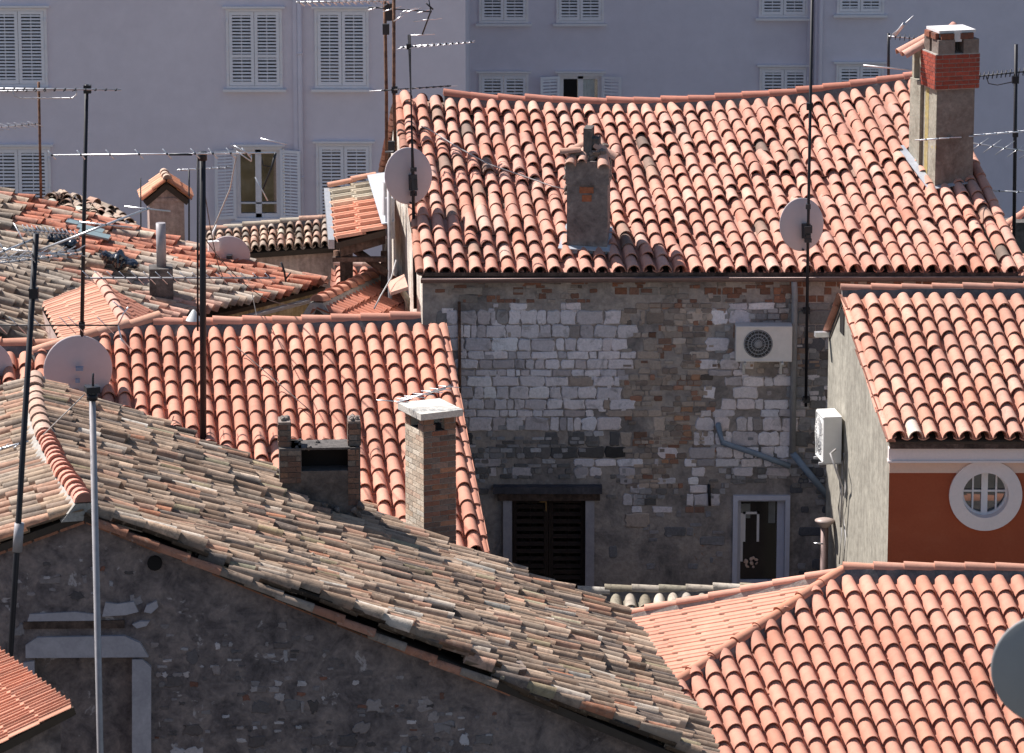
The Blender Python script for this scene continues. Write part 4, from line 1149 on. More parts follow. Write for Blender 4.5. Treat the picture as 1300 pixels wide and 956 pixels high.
pn = MB(); pn.poly([V((cw.x + (ri) * math.cos(2 * math.pi * i / 32), YR + .17, cw.z + (ri) * math.sin(2 * math.pi * i / 32))) for i in range(32)]); pn.build('pane', 'glass', rw_)
# narrow slit in the gable wall, its inner shade a near-black box
sv = (V((OB.x, OB.y, 0)) - V((xf, YR, 0))).normalized(); so = V((-sv.y, sv.x, 0)) if -sv.y < 0 else V((sv.y, -sv.x, 0))
def side_pt(px, py):
    """point of the sunlit side wall at a pixel"""
    return PP(px, py, (V((xf, YR, 0)), so))
sl = MB(); q = side_pt(1069.5, 408); sl.box(q + so * .0, (.26, .02, .34), ax=(sv, so, V((0, 0, 1)))); sl.build('slit', 'soot_and_shade', oh)
sl = MB(); q = side_pt(1053, 424); sl.box(q + so * .1, (.10, .22, .07), ax=(sv, so, V((0, 0, 1)))); sl.build('spout', 'alu', oh)
cb = MB(); pts = [side_pt(x, y) + so * .03 for x, y in ((1074, 575), (1076, 620), (1072, 650), (1076, 680), (1073, 722))]
cb.tube(pts, .012, 6); cb.tube([p_ + sv * .25 for p_ in pts[1:]], .010, 6); cb.build('cable', 'cable', oh)

# ================================================================== HIP ROOFED HOUSE (bottom right)
eh = thing('hip_roof_house', 'lower right house with clean pink terracotta tiles and a hip', 'house', (5, 51, 0))
YE = 53.0
AE = P(1072, 732, YE)
plE = slope_plane(AE, 0, 25)
AE2 = V((P(1420, 724, YE).x, YE, AE.z))
lean = .385
CE = PP(868, 869, plE)
# front slope corners; columns lean to the right
E_r0 = PP(1072 - 420, 732, plE); 
f0 = PP(1072 - 420 + lean * 290, 1022, plE); f1 = PP(1420 + lean * 290, 1022, plE)
AE2 = PP(1420, 732, plE)
f1.z = f0.z = (f0.z + f1.z) / 2
hd = (CE - AE); hn = hd.cross(V((0, 0, 1))).normalized()
if hn.x > 0: hn = -hn
tile_roof(f0, f1, AE2, E_r0, pitch=.237, row=.345, pal=pal_pink, jit=.004, wob=.010, yaw=.008, hk=1.08, top=.10).build('roof', ['tile_flat', 'deck'], eh, clips=[(AE, hn)])
lf = V((0, .02, .06))
ridge_tiles([AE + lf, AE2 + lf], .085, .41, lambda p: vary((.56, .29, .21), .06), rev=False, lift=.03).build('ridge_tiles', ['tile_new', 'mortar'], eh)
CX = AE + hd * 1.9
ridge_tiles([CX + lf * .7, AE + lf], .085, .40, lambda p: vary((.58, .27, .18), .06), lift=.02).build('hip_tiles', ['tile_new', 'mortar'], eh)
BE = P(782, 788, 53.5)
plL = plane3(AE, BE, CE)
AEb = AE.copy()
# left slope: columns run from the hip/ridge side down-left
q0 = PP(782, 788, plL); q1 = PP(782 + 150, 788 + 218, plL)
r1 = PP(1072 + 150, 732 + 218, plL)
hn2 = -hn
tile_roof(q1, q0, AEb, r1, pitch=.24, row=.44, kind='flat', pal=lambda p: vary((.60, .29, .205), .02, .01), jit=.001, hk=.7).build('roof', ['tile_flat', 'deck'], eh, clips=[(AE, hn2)])
ridge_tiles([q0 + V((0, .05, .02)), AE + V((-.05, .05, .03))], .07, .42, lambda p: vary((.64, .34, .25), .04), lift=.01, mw=1.35).build('verge_tiles', ['tile_flat', 'mortar_light'], eh)
wm = MB()
pa, pb, pc_, pd = V((q0.x + .1, q0.y - .1, 0)), V((f0.x + 1.5, f0.y + .2, 0)), V((f1.x, f1.y + .2, 0)), V((AE2.x, AE2.y - .02, 0))
wm.poly([pb, pc_, pc_ + V((0, 0, f1.z - .1)), pb + V((0, 0, f1.z - .1))]); wm.poly([pc_, pd, pd + V((0, 0, AE2.z - .1)), pc_ + V((0, 0, f1.z - .1))])
wm.poly([pd, V((AE.x, AE.y, 0)), AE + V((0, 0, -.1)), AE2 + V((0, 0, -.1))])
wm.poly([V((AE.x, AE.y, 0)), pa, pa + V((0, 0, q0.z - .1)), AE + V((0, 0, -.1))])
wm.poly([pa, pb, pb + V((0, 0, min(f1.z, q0.z) - .1)), pa + V((0, 0, q0.z - .1))])
wm.build('wall', 'grey_wall', eh)

# ================================================================== LOW MOSSY ROOF between the houses
lh = thing('low_lean_to', 'low lean-to with a mossy grey ridge in front of the stone wall', 'shed', (2, 56.5, 0))
a, b_ = P(735, 764, 56.6), P(1010, 752, 56.6); b_.z = a.z = (a.z + b_.z) / 2
c_, d_ = a + V((.1, -2.2, -.9)), b_ + V((.1, -2.2, -.9))
pm_ = lambda p: vary(pick([(3, (.46, .40, .33)), (2, (.32, .28, .21)), (1, (.5, .45, .39))]), .12)
tile_roof(c_, d_, b_, a, pitch=.20, row=.34, pal=pm_, jit=.01, yaw=.03).build('roof', ['tile_old', 'deck'], lh)
ridge_tiles([a + V((0, .02, .05)), b_ + V((0, .02, .07))], .085, .37, pm_, lift=.02, jit=.01).build('ridge_tiles', ['tile_old', 'mortar'], lh)
wm = MB(); 
wm.hexa([V((c_.x, c_.y + .1, 0)), V((d_.x, d_.y + .1, 0)), V((b_.x, b_.y, 0)), V((a.x, a.y, 0))], [c_ + V((0, .1, -.1)), d_ + V((0, .1, -.1)), b_ + V((0, 0, -.12)), a + V((0, 0, -.12))]); wm.build('wall', 'old_wall', lh)

# ================================================================== CORNER ROOF bottom left
nh = thing('ribbed_roof_house', 'flat ribbed orange tile roof corner jutting in at the lower left edge', 'house', (-8, 41, 0))
a, b_ = P(-85, 690, 42.2), P(95, 975, 38.6)
c_, d_ = P(-420, 860, 42.0), P(-260, 1080, 38.6)
b_.z = a.z = (a.z + b_.z) / 2
tile_roof(c_, d_, b_, a, pitch=.13, row=.33, kind='flat', pal=lambda p: vary((.58, .27, .18), .05), jit=.002).build('roof', ['tile_flat', 'deck'], nh)
wm = MB(); z_ = min(c_.z, d_.z)
wm.hexa([V((c_.x, c_.y, 0)), V((d_.x, d_.y + .2, 0)), V((b_.x - .15, b_.y + .2, 0)), V((a.x - .15, a.y, 0))], [c_ + V((0, 0, -.12)), d_ + V((0, .2, -.12)), b_ + V((-.15, .2, -.12)), a + V((-.15, 0, -.12))]); wm.build('wall', 'old_wall', nh)

# ================================================================== UPPER LEFT: OLD ROOF H
hh_ = thing('patched_roof_house', 'old house at the left with a broad roof patched in grey and red barrel tiles', 'house', (-7, 64, 0))
ER_ = P(414, 364, 66.0); EL_ = PZ(60, 452, ER_.z)
RR_ = P(-90, 226, 67.5); RL_ = P(-230, 330, 60.8)
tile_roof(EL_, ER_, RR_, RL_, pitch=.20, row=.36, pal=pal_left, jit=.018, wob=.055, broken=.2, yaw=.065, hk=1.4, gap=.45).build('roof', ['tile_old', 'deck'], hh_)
ridge_tiles([RR_ + V((0, .05, 0)), ER_ + V((-.1, .05, .0))], .085, .38, pal_old2, rev=True, jit=.015, mortar=False).build('verge_tiles', ['tile_old', 'mortar'], hh_)
ga = EL_ + V((.12, -.12, -.12)); gb = ER_ + V((.14, -.06, -.08))
gutter([ga, gb], .06, 'gutter').build('gutter', 'pipe_grey', hh_)
wm = MB()
i1, i2, i3, i4 = V((EL_.x - .1, EL_.y + .1, 0)), V((ER_.x - .15, ER_.y, 0)), V((RR_.x, RR_.y, 0)), V((RL_.x, RL_.y, 0))
wm.poly([i1, i2, i2 + V((0, 0, ER_.z - .1)), i1 + V((0, 0, EL_.z - .1))]); wm.poly([i2, i3, i3 + V((0, 0, RR_.z - .1)), i2 + V((0, 0, ER_.z - .1))])
wm.poly([i3, i4, i4 + V((0, 0, RL_.z - .1)), i3 + V((0, 0, RR_.z - .1))]); wm.poly([i4, i1, i1 + V((0, 0, EL_.z - .1)), i4 + V((0, 0, RL_.z - .1))])
wm.build('wall', 'ochre_wall', hh_)
# second strip of roof behind it (the bit that rises at x 60..130)
plH = plane3(ER_, RR_, RL_)
ex = MB()
a, b_, c_, d_ = P(58, 262, 67.9), P(190, 306, 67.5), P(140, 268, 69.2), P(70, 246, 69.2)
tile_roof(a, b_, c_, d_, pitch=.19, row=.33, pal=pal_old2, jit=.03, yaw=.1, broken=.4).build('rear_roof', ['tile_old', 'deck'], hh_)
# chimney with gabled tile hat
pc = P(211, 300, 68.3); Wd = (235 - 190) / 5400 * 68.3
ch = MB(); a = R(8); Xc, Yc = V((math.cos(a), math.sin(a), 0)), V((-math.sin(a), math.cos(a), 0))
zz0, zz1, zz2 = pc.z - 1.2, P(211, 250, 68.3).z, P(211, 227, 68.3).z
cc = V((pc.x, pc.y, 0))
stack(ch, cc, Xc, Yc, Wd, .6, zz0, zz1 + .02); stack(ch, cc, Xc, Yc, Wd + .06, .64, zz1 - .02, zz1 + .04)
q = [V((cc.x, cc.y, zz1)) + Xc * u for u in (-Wd / 2, Wd / 2)]
ch.prism([q[0] - Yc * .3, q[1] - Yc * .3, V((cc.x, cc.y, zz2 - .06)) - Yc * .3], Yc * .6)
chm = ch.build('chimney', 'pink_wall', hh_, V((cc.x, cc.y, zz0)))
zs = zz2 + .02; e1 = zz1 + .0
for sgn in (-1, 1):
    A_ = V((cc.x, cc.y, e1)) + Xc * sgn * (Wd / 2 + .10); T_ = V((cc.x, cc.y, zs))
    args = (A_ - Yc * .36 * sgn * -1, A_ + Yc * .36 * sgn * -1)
    tile_roof(A_ + Yc * .36, A_ - Yc * .36, T_ - Yc * .36, T_ + Yc * .36, pitch=.18, row=.22, pal=lambda p: vary((.66, .34, .22) if sgn < 0 else (.6, .26, .15), .08), hk=.8).build('hat_tiles', ['tile_new', 'deck'], chm)
ridge_tiles([V((cc.x, cc.y, zs)) - Yc * .38, V((cc.x, cc.y, zs)) + Yc * .38], .07, .25, lambda p: (.5, .36, .28), mortar=False).build('hat_ridge', ['tile_main', 'mortar'], chm)
# steel flue pipe on a masonry block
q = P(203, 352, 63.6)
pb = MB(); pb.box(q + V((0, .2, -.15)), (.36, .4, .55), .1); blk = pb.build('chimney_block', 'render_dark', hh_)
pb = MB(); a = P(205, 335, 63.8); b_ = P(205, 283, 63.8); pb.tube([V((a.x, 63.8, a.z - .1)), V((a.x, 63.8, b_.z))], .075, 14); pb.build('flue_pipe', 'pole_grey', blk)
# loose slates + plastic
sb = MB()
for px, py, w_ in ((95, 292, .26), (115, 300, .42), (120, 307, .5)):
    q = PP(px, py, plH); sb.box(q + V((0, 0, .12)), (w_, .2, .03), ax=(V((.95, -.1, -.2)).normalized(), V((.1, .97, .1)).normalized(), V((.2, 0, .97)).normalized()))
tag(sb.build('roof_slate', 'slate', None, PP(110, 300, plH)), 'blue grey slates laid over a gap in the patched left roof', 'slate')
def bag(px0, py0, px1, py1, label):
    mb = MB(); a, b = PP(px0, py0, plH) + V((0, 0, .1)), PP(px1, py1, plH) + V((0, 0, .1))
    nu, nv = 26, 14; rings = []
    D = b - a; S = D.cross(V((0, 0, 1))).normalized()
    for i in range(nu + 1):
        t = i / nu; r0 = .15 * math.sin(math.pi * min(.97, max(.03, t))) ** .5 * (1 + .3 * math.sin(t * 15))
        c = lerp(a, b, t); ring = []
        for k in range(nv):
            th = 2 * math.pi * k / nv
            d = S * math.cos(th) + V((0, 0, 1)) * math.sin(th) * .75
            p_ = c + d * r0; ring.append(c + d * r0 * (1 + .45 * noise.noise(p_ * 9) + .2 * noise.noise(p_ * 22)))
        rings.append(ring)
    ids = mb.grid(rings, 0, (.5, .5, .5), False, True); mb.face(ids[0][::-1]); mb.face(ids[-1])
    tag(mb.build('plastic_bag', 'plastic', None, a), label, 'plastic sheet')
bag(127, 332, 176, 345, 'crumpled shiny black plastic lying across the left roof, larger one')
bag(62, 308, 98, 320, 'small bundle of black plastic higher up on the left roof')

# ================================================================== SMALL HIP ROOF (flat tiles) L
sh = thing('small_hip_house', 'small extension with a flat orange tile roof and a pale ridge, behind the red roof', 'house', (-6, 60, 0))
rb, rf = P(124, 357, 61.8), P(166, 428, 58.7)
lb_, lf_ = P(54, 386, 61.8), P(84, 442, 58.9)
rb2, rf2 = P(214, 408, 61.6), P(212, 410, 60.4)
palf = lambda p: vary((.58, .30, .21), .04, .01)
tile_roof(lb_, lf_, rf, rb, pitch=.26, row=.36, kind='flat', pal=palf, jit=.001, hk=.9).build('roof', ['tile_flat', 'deck'], sh)
re2 = P(235, 452, 58.7)
tile_roof(re2, rb2, rb, rf, pitch=.26, row=.36, kind='flat', pal=lambda p: vary((.58, .27, .19), .04), jit=.001, hk=.9).build('roof', ['tile_flat', 'deck'], sh)
ridge_tiles([rf + V((0, 0, .02)), rb + V((0, 0, .03))], .085, .42, lambda p: vary((.62, .34, .26), .05), mortar=False).build('ridge_tiles', ['tile_flat', 'mortar'], sh)
wm = MB()
wm.poly([V((lb_.x, lb_.y, 0)), V((lf_.x, lf_.y, 0)), lf_ + V((0, 0, -.1)), lb_ + V((0, 0, -.1))]); wm.poly([V((lf_.x, lf_.y, 0)), V((re2.x, re2.y, 0)), re2 + V((0, 0, -.1)), rf + V((0, 0, -.1)), lf_ + V((0, 0, -.1))])
wm.poly([V((re2.x, re2.y, 0)), V((rb2.x, rb2.y, 0)), rb2 + V((0, 0, -.1)), re2 + V((0, 0, -.1))]); wm.poly([V((rb2.x, rb2.y, 0)), V((lb_.x, lb_.y, 0)), lb_ + V((0, 0, -.1)), rb + V((0, 0, -.1)), rb2 + V((0, 0, -.1))])
wm.build('wall', 'pink_wall', sh)

# ================================================================== HOUSE I behind (old small roof, pink wall)
ih = thing('pink_wall_house', 'distant low house with a pinkish wall under a short row of old beige tiles', 'house', (-4, 74, 0))
YI = 72.0
EIa, EIb = P(262, 325, YI), P(430, 313, YI)
RIa, RIb = P(262, 298, YI + 1.1), P(430, 281, YI + 1.1)
tile_roof(EIa, EIb, RIb, RIa, pitch=.152, row=.30, pal=pal_old2, jit=.008, wob=.02, yaw=.02, hk=1.3).build('roof', ['tile_old', 'deck'], ih)
ridge_tiles([RIa + V((0, 0, .04)), RIb + V((0, 0, .04))], .075, .32, lambda p: vary(pick([(1, (.5, .3, .22)), (1, (.45, .38, .3))]), .1), jit=.01).build('ridge_tiles', ['tile_old', 'mortar'], ih)
wm = MB(); a, b_ = V((EIa.x, YI + .12, 0)), V((P(438, 350, YI).x, YI + .12, 0))
wm.hexa([a, b_, b_ + V((0, 3.2, 0)), a + V((0, 3.2, 0))], [a + V((0, 0, EIa.z - .06)), b_ + V((0, 0, EIb.z - .03)), b_ + V((0, 3.2, RIb.z - .6)), a + V((0, 3.2, RIa.z - .6))]); wm.build('wall', 'pink_wall', ih)
# dark posts at its corner
pt_ = MB()
for px, r in ((427, .05), (433, .035), (438, .04)): 
    q = P(px, 318, YI - .2); pt_.tube([V((q.x, YI - .2, 3.0)), V((q.x, YI - .2, q.z))], r, 8)
pt_.build('corner_pipe', 'rust', ih)
# dish and box behind the pole

# ================================================================== ATTIC J (lean-to with flat tiles and white flashing)
jh = thing('attic_lean_to', 'raised attic lean-to with orange tiles and white flashing beside the stone house', 'attic', (-2.3, 64, 0))
jb, jf = P(478, 228, 66.4), P(489, 291, 62.6)
jlb, jlf = P(419, 243, 66.2), P(425, 308, 62.4)
def pal_j(p): return vary((.64, .29, .19), .05) if proj(p)[1] > 262 - (proj(p)[0] - 420) * .12 else vary(pick([(2, (.46, .40, .31)), (1, (.55, .38, .28))]), .12)
tile_roof(jlf, jlb, jb, jf, pitch=.48, row=.42, kind='flat', pal=pal_j, jit=.004, hk=2.0).build('roof', ['tile_main', 'deck'], jh)
ridge_tiles([jlb + V((0, .03, .03)), jb + V((0, .03, .03))], .07, .34, lambda p: vary((.66, .34, .24), .06), rev=False, mortar=False).build('verge_tiles', ['tile_new', 'mortar'], jh)
fx = MB(); wl_ = P(500, 296, 62.4); wb = P(487, 232, 66.2)
fx.prism([jf + V((-.05, 0, .07)), V((jf.x + .14, jf.y, jf.z + .10)), V((jb.x + .28, jb.y, jb.z + .12)), jb + V((-.15, 0, .07))], V((0, 0, .015)))
fx.box(P(495, 277, 62.7), (.14, .05, .62)); fx.build('flashing', 'lead', jh)
gj = MB(); gj.box((jlf + jlb) / 2 + V((-.05, 0, -.02)), (.09, (jlb - jlf).length + .05, .14), ax=(V((1, 0, 0)), (jlb - jlf).normalized(), V((0, 0, 1)))); gj.build('gutter', 'gutter_light', jh)
wm = MB(); 
wm.hexa([jlf + V((.08, .1, -.24)), jf + V((0, .1, -.24)), jb + V((0, -.1, -.24)), jlb + V((.08, -.1, -.24))], [jlf + V((.08, .1, -.08)), jf + V((0, .1, -.08)), jb + V((0, -.1, -.08)), jlb + V((.08, -.1, -.08))]); wm.build('wall', 'wood', jh)
bm_ = MB()
bm_.tube([P(452, 318, 62.8), P(492, 347, 62.6)], .06, 6)
bm_.box(jlf + V((.36, .14, -.28)), (.8, .10, .07)); bm_.build('brace', 'wood', jh)
st_ = MB(); q = V((jlb.x + .25, jlb.y, 0)); st_.box(V((q.x, q.y, jlb.z / 2)), (.2, .2, jlb.z - .6)); st_.box(V((jf.x, jf.y + .4, (jf.z - .4) / 2)), (.16, .16, jf.z - .45)); st_.build('post', 'wood', jh)
# ================================================================== SMALL RED ROOF K
kh = thing('small_red_roof_house', 'little red tiled roof with stepped ridge tiles at the foot of the stone house', 'house', (-2.6, 62, 0))
ka, kb = P(402, 392, 60.4), P(488, 350, 64.2)
ke0, ke1 = ka + V((1.25, -.25, -.55)), kb + V((1.1, -.4, -.62))
tile_roof(ke0, ke1, kb, ka, pitch=.18, row=.33, pal=lambda p: vary((.52, .20, .13), .08), jit=.004).build('roof', ['tile_new', 'deck'], kh)
ridge_tiles([ka + V((0, 0, .02)), kb + V((0, 0, .02))], .10, .40, lambda p: vary((.60, .28, .19), .05), lift=.05, step=.04, mw=1.5).build('ridge_tiles', ['tile_new', 'mortar_light'], kh)
kl0, kl1 = ka + V((-.18, .3, -.5)), kb + V((-.5, .6, -.45))
tile_roof(kl1, kl0, ka, kb, pitch=.18, row=.33, pal=lambda p: vary((.52, .22, .15), .08), jit=.004).build('roof', ['tile_new', 'deck'], kh)
wm = MB(); wm.hexa([V((kl0.x, kl0.y, 0)), V((ka.x + .8, ka.y, 0)), V((kb.x + .6, kb.y, 0)), V((kl1.x, kl1.y, 0))], [V((kl0.x + .1, kl0.y, ke0.z)), V((ka.x + .8, ka.y, ke0.z - .1)), V((kb.x + .6, kb.y, ke1.z - .1)), V((kl1.x + .1, kl1.y, ke1.z))]); wm.build('wall', 'pink_wall', kh)
# another red roof behind K
q_ = thing('rear_red_roof_house', 'sliver of another red tiled roof seen under the attic brace', 'house', (-3, 67, 0))
a, b_ = P(425, 392, 66.0), P(500, 392, 66.0); c_, d_ = P(498, 346, 68.0), P(425, 343, 68.0)
tile_roof(a, b_, c_, d_, pitch=.2, row=.33, pal=lambda p: vary((.56, .26, .19), .1), jit=.006).build('roof', ['tile_new', 'deck'], q_)
ridge_tiles([d_ + V((0, 0, .05)), c_ + V((0, 0, .05))], .08, .38, lambda p: vary((.52, .36, .3), .1)).build('ridge_tiles', ['tile_main', 'mortar'], q_)
wm = MB(); wm.hexa([V((a.x, a.y + .1, 0)), V((b_.x, b_.y + .1, 0)), V((c_.x, c_.y, 0)), V((d_.x, d_.y, 0))], [a + V((0, .1, -.1)), b_ + V((0, .1, -.1)), c_ + V((0, 0, -.1)), d_ + V((0, 0, -.1))]); wm.build('wall', 'pink_wall', q_)

# small ledge tile + flue on main side wall
lg = MB(); q = P(518, 388, 60.9); 
lg.prism([P(492, 358, 61.2), P(496, 371, 60.6), P(518, 364, 60.4), P(513, 348, 61.0)], V((0, 0, -.05)), 0, (.5, .30, .23)); lg.build('ledge', 'tile_main', mh)
lg = MB(); lg.tube([P(510, 368, 60.75), P(517, 380, 60.75), P(517, 402, 60.75)], .045, 8); lg.build('small_flue', 'render_side', mh)
lg = MB(); a = P(488, 232, 63.2); lg.tube([V((a.x, 63.2, 3.0)), V((a.x, 63.2, a.z))], .04, 8); a = P(494, 232, 62.6); lg.tube([V((a.x, 62.6, 3)), V((a.x, 62.6, a.z))], .035, 8)
lg.build('wall_pipe', 'pole_grey', mh)
lg = MB(); lg.tube([P(503, 330, 61), P(497, 352, 60.9), P(483, 376, 60.4), P(475, 392, 60.2)], .012, 6); lg.build('wall_cable', 'cable', mh)

# ================================================================== HOUSE at the right edge
rh = thing('background_house', 'sliver of a red tiled house at the right edge behind the stone house', 'house', (8.6, 68, 0))
a, b_ = P(1262, 352, 67), P(1420, 352, 67); c_, d_ = P(1420, 262, 69.5), P(1284, 285, 69.5)
tile_roof(a, b_, c_, d_, pitch=.13, row=.33, kind='flat', pal=lambda p: vary((.56, .30, .22), .06)).build('roof', ['tile_flat', 'deck'], rh)
ridge_tiles([P(1281, 290, 69.5), P(1300, 273, 69.6), P(1330, 262, 69.7)], .09, .4, pal_main).build('ridge_tiles', ['tile_main', 'mortar'], rh)
wm = MB(); wm.hexa([V((a.x, a.y + .1, 0)), V((b_.x, b_.y + .1, 0)), V((c_.x, c_.y + 2, 0)), V((d_.x, d_.y + 2, 0))], [a + V((0, .1, -.1)), b_ + V((0, .1, -.1)), c_ + V((0, 2, -.3)), d_ + V((0, 2, -.3))]); wm.build('wall', 'render_dark', rh)
wm = MB(); q = P(1297, 300, 66.5); wm.box(q, (.26, .3, .5)); wm.build('chimney', 'render_dark', rh)

# ================================================================== AIR CONDITIONERS
def ac_unit(name, label, c, X_, out, w, h, d, face='front'):
    """c = centre of the back face on the wall; out = outward normal"""
    Z = V((0, 0, 1))
    t = thing(name, label, 'air conditioner', c - Z * h / 2 + out * d / 2)
    b = MB(); b.box(c + out * (d / 2 + .06), (w, d, h), ax=(X_, out, Z)); body = b.build('casing', 'ac_beige' if face == 'front' else 'ac_white', t)
    fc = c + out * (d + .06) - X_ * w * .10
    # fan grille: dark recess ring, blades and rings
    f = MB(); r = h * .40
    f.tube([fc - out * .03, fc + out * .004], r, 28); f.build('fan_opening', 'dark_metal' if face == 'front' else 'alu_dull', t)
    f = MB()
    for k in range(4):
        rr = r * (k + 1) / 4.2
        f.grid([[fc + out * .012 + (X_ * math.cos(th) + Z * math.sin(th)) * q for th in [2 * math.pi * i / 28 for i in range(28)]] for q in (rr - .006, rr + .006)], 0, (.5, .5, .5), False, True)
    for k in range(10):
        th = math.pi * k / 10; dd = X_ * math.cos(th) + Z * math.sin(th)
        f.tube([fc + out * .01 - dd * r, fc + out * .01 + dd * r], .004, 4)
    f.tube([fc, fc + out * .02], r * .18, 16)
    f.build('fan_grille', 'pipe_grey' if face == 'front' else 'ac_white', t)
    g = MB(); g.box(c + out * (d + .062) + X_ * w * .36, (w * .24, .008, h * .94), ax=(X_, out, Z))
    g.box(c + out * (d + .068) - X_ * .0 + Z * h * .47, (w * .98, .012, .02), ax=(X_, out, Z)); g.box(c + out * (d + .068) - Z * h * .47, (w * .98, .012, .02), ax=(X_, out, Z)); g.box(c + out * (d + .068) - X_ * w * .48, (.02, .012, h * .9), ax=(X_, out, Z))
    g.build('front_trim', 'ac_beige' if face == 'front' else 'ac_white', t)
    for s_ in (-1, 1):
        k = MB()
        k.box(c + X_ * s_ * w * .33 + out * (d / 2 + .05) - Z * (h / 2 + .02), (.04, d + .12, .03), ax=(X_, out, Z))
        k.box(c + X_ * s_ * w * .33 + out * .015 - Z * (h / 2 + .12), (.04, .03, .26), ax=(X_, out, Z))
        k.build('bracket', 'alu_dull', t)
    return t
c = P(968, 430, YM); wA = 73 / 5400 * 60; hA = 47 / 5400 * 60
t = ac_unit('air_conditioner', 'beige air conditioning unit fixed high on the stone wall near the black mast', V((c.x, YM - .03, c.z)), V((1, 0, 0)), V((0, -1, 0)), wA, hA, .26)
q = side_pt(1070, 556) ; 
# second unit: on the sunlit side wall, fan facing left
hB = .66
t = ac_unit('air_conditioner', 'white air conditioning unit on the sunlit grey side wall of the orange house', V((q.x, q.y, q.z)) + V((0, .15, 0)), -sv, so, .50, hB, .25, 'side')
k = MB(); bp = side_pt(1073, 585)
k.tube([q + so * .12 + V((0, -.25, -.1)), q + so * .2 + V((0, -.38, -.12)), q + so * .12 + V((0, -.46, -.35)), q + so * .03 + V((0, -.42, -.6)), q + so * .03 + V((0, -.3, -1.2))], .016, 6)
k.build('refrigerant_hose', 'cable', t)

# vent pipe with mushroom cap on the stone wall
vp = thing('vent_pipe', 'tarnished metal vent pipe with a mushroom cap between the window and the orange house', 'vent pipe', P(1047, 740, 57.9))
k = MB(); a = P(1047, 664, 57.9); k.tube([V((a.x, 57.9, 0)), V((a.x, 57.9, a.z))], .055, 12); k.build('pipe', 'gutter', vp)
k = MB(); n = 20
k.grid([[V((a.x + r * math.cos(2 * math.pi * i / n), 57.9 + r * math.sin(2 * math.pi * i / n), a.z + h)) for i in range(n)] for r, h in ((.06, -.06), (.14, .03), (.14, .045), (.06, .07), (.005, .075))], 0, (.5, .5, .5), True, True); k.build('pipe_cap', 'gutter_beige', vp)
k = MB(); k.tube([V((a.x - .15, 57.85, a.z - .28)), V((a.x - .02, 57.85, a.z - .29))], .012, 6); k.build('stay', 'alu', vp)

# ================================================================== MASTS, AERIALS, DISHES
def mast(label, pts, r, mat, cat='antenna mast', name='antenna_mast'):
    pts = [V(p) for p in pts]
    t = thing(name, label, cat, pts[0], 'antenna masts standing over the roofs')
    mb = MB(); mb.tube(pts, r, 10)
    mb.build('pole', mat, t)
    return t
def clamp(t, p, s=.09, mat='black'):
    mb = MB(); mb.box(p, (s, s, s * 1.1)); mb.build('clamp', mat, t)
def yagi(t, a, b, n, l0, l1, edir, mat='alu', rb=.011, re=.006, dirs=None, name='yagi_antenna', refl=False, pos=None, bmat=None):
    """boom a->b with n elements along edir, lengths l0..l1"""
    mb = MB(); a, b = V(a), V(b); mb.tube([a, b], rb, 6, 1)
    edir = V(edir).normalized()
    for i in range(n):
        s = pos[i] if pos else (i + .5) / n
        p = lerp(a, b, s); l = lerp(l0, l1, s) / 2
        mb.tube([p - edir * l, p + edir * l], re, 5)
        mb.box(p, (.022, .022, .026), mat=2)
    if refl:
        u = V((0, 0, 1)); 
        for sg in (-1, 1):
            d = (u * sg * .8 + (a - b).normalized() * .6).normalized()
            mb.tube([a, a + d * .35], .008, 5, 1)
            for k in range(4):
                p = a + d * (.08 + .085 * k); mb.tube([p - edir * l0 * .6, p + edir * l0 * .6], re, 5)
    return mb.build(name, [mat, bmat or mat, 'dark_metal'], t)
def dish(label, c, r, nrm, mastp, mat='dish', asp=1.12, back_box=True, arm=True):
    """offset dish seen from behind: nrm = direction its back faces"""
    c = V(c); nrm = V(nrm).normalized(); S = nrm.cross(V((0, 0, 1))).normalized(); U_ = S.cross(nrm).normalized()
    t = thing('satellite_dish', label, 'satellite dish', c, 'satellite dishes on the roofs')
    mb = MB(); n = 40; rg = []
    prof = [(0, .0), (.35, -.01), (.7, -.045), (.96, -.09), (1.0, -.10), (1.0, -.085), (.96, -.075), (.6, -.02), (0, .012)]
    for k, h in prof:
        rg.append([c - nrm * (-h * r * 1.6) + (S * math.cos(2 * math.pi * i / n) + U_ * asp * math.sin(2 * math.pi * i / n)) * r * max(k, .002) for i in range(n)])
    mb.grid(rg, 0, (.5, .5, .5), True, True); mb.build('reflector', mat, t)
    mb = MB()
    if back_box:
        mb.box(c + nrm * .06 - U_ * r * .25 - S * r * .06, (.09, .12, r * .62), ax=(S, nrm, U_))
        mb.tube([c + nrm * .06 - U_ * r * .1, V(mastp)], .022, 6)
        mb.box(V(mastp), (.11, .11, .10))
        mb.box(V(mastp) - V((0, 0, .16)), (.10, .10, .05))
    mb.build('mount', 'dark_metal', t)
    if arm:
        mb = MB(); f = c - nrm * r * 1.25 - U_ * r * .85
        mb.tube([c - U_ * r * asp * .95, f], .014, 6); mb.tube([f, f + (c - f).normalized() * .12], .035, 10); mb.build('feed_arm', 'dark_metal', t)
    return t
Dn = V((0, 0, -1))
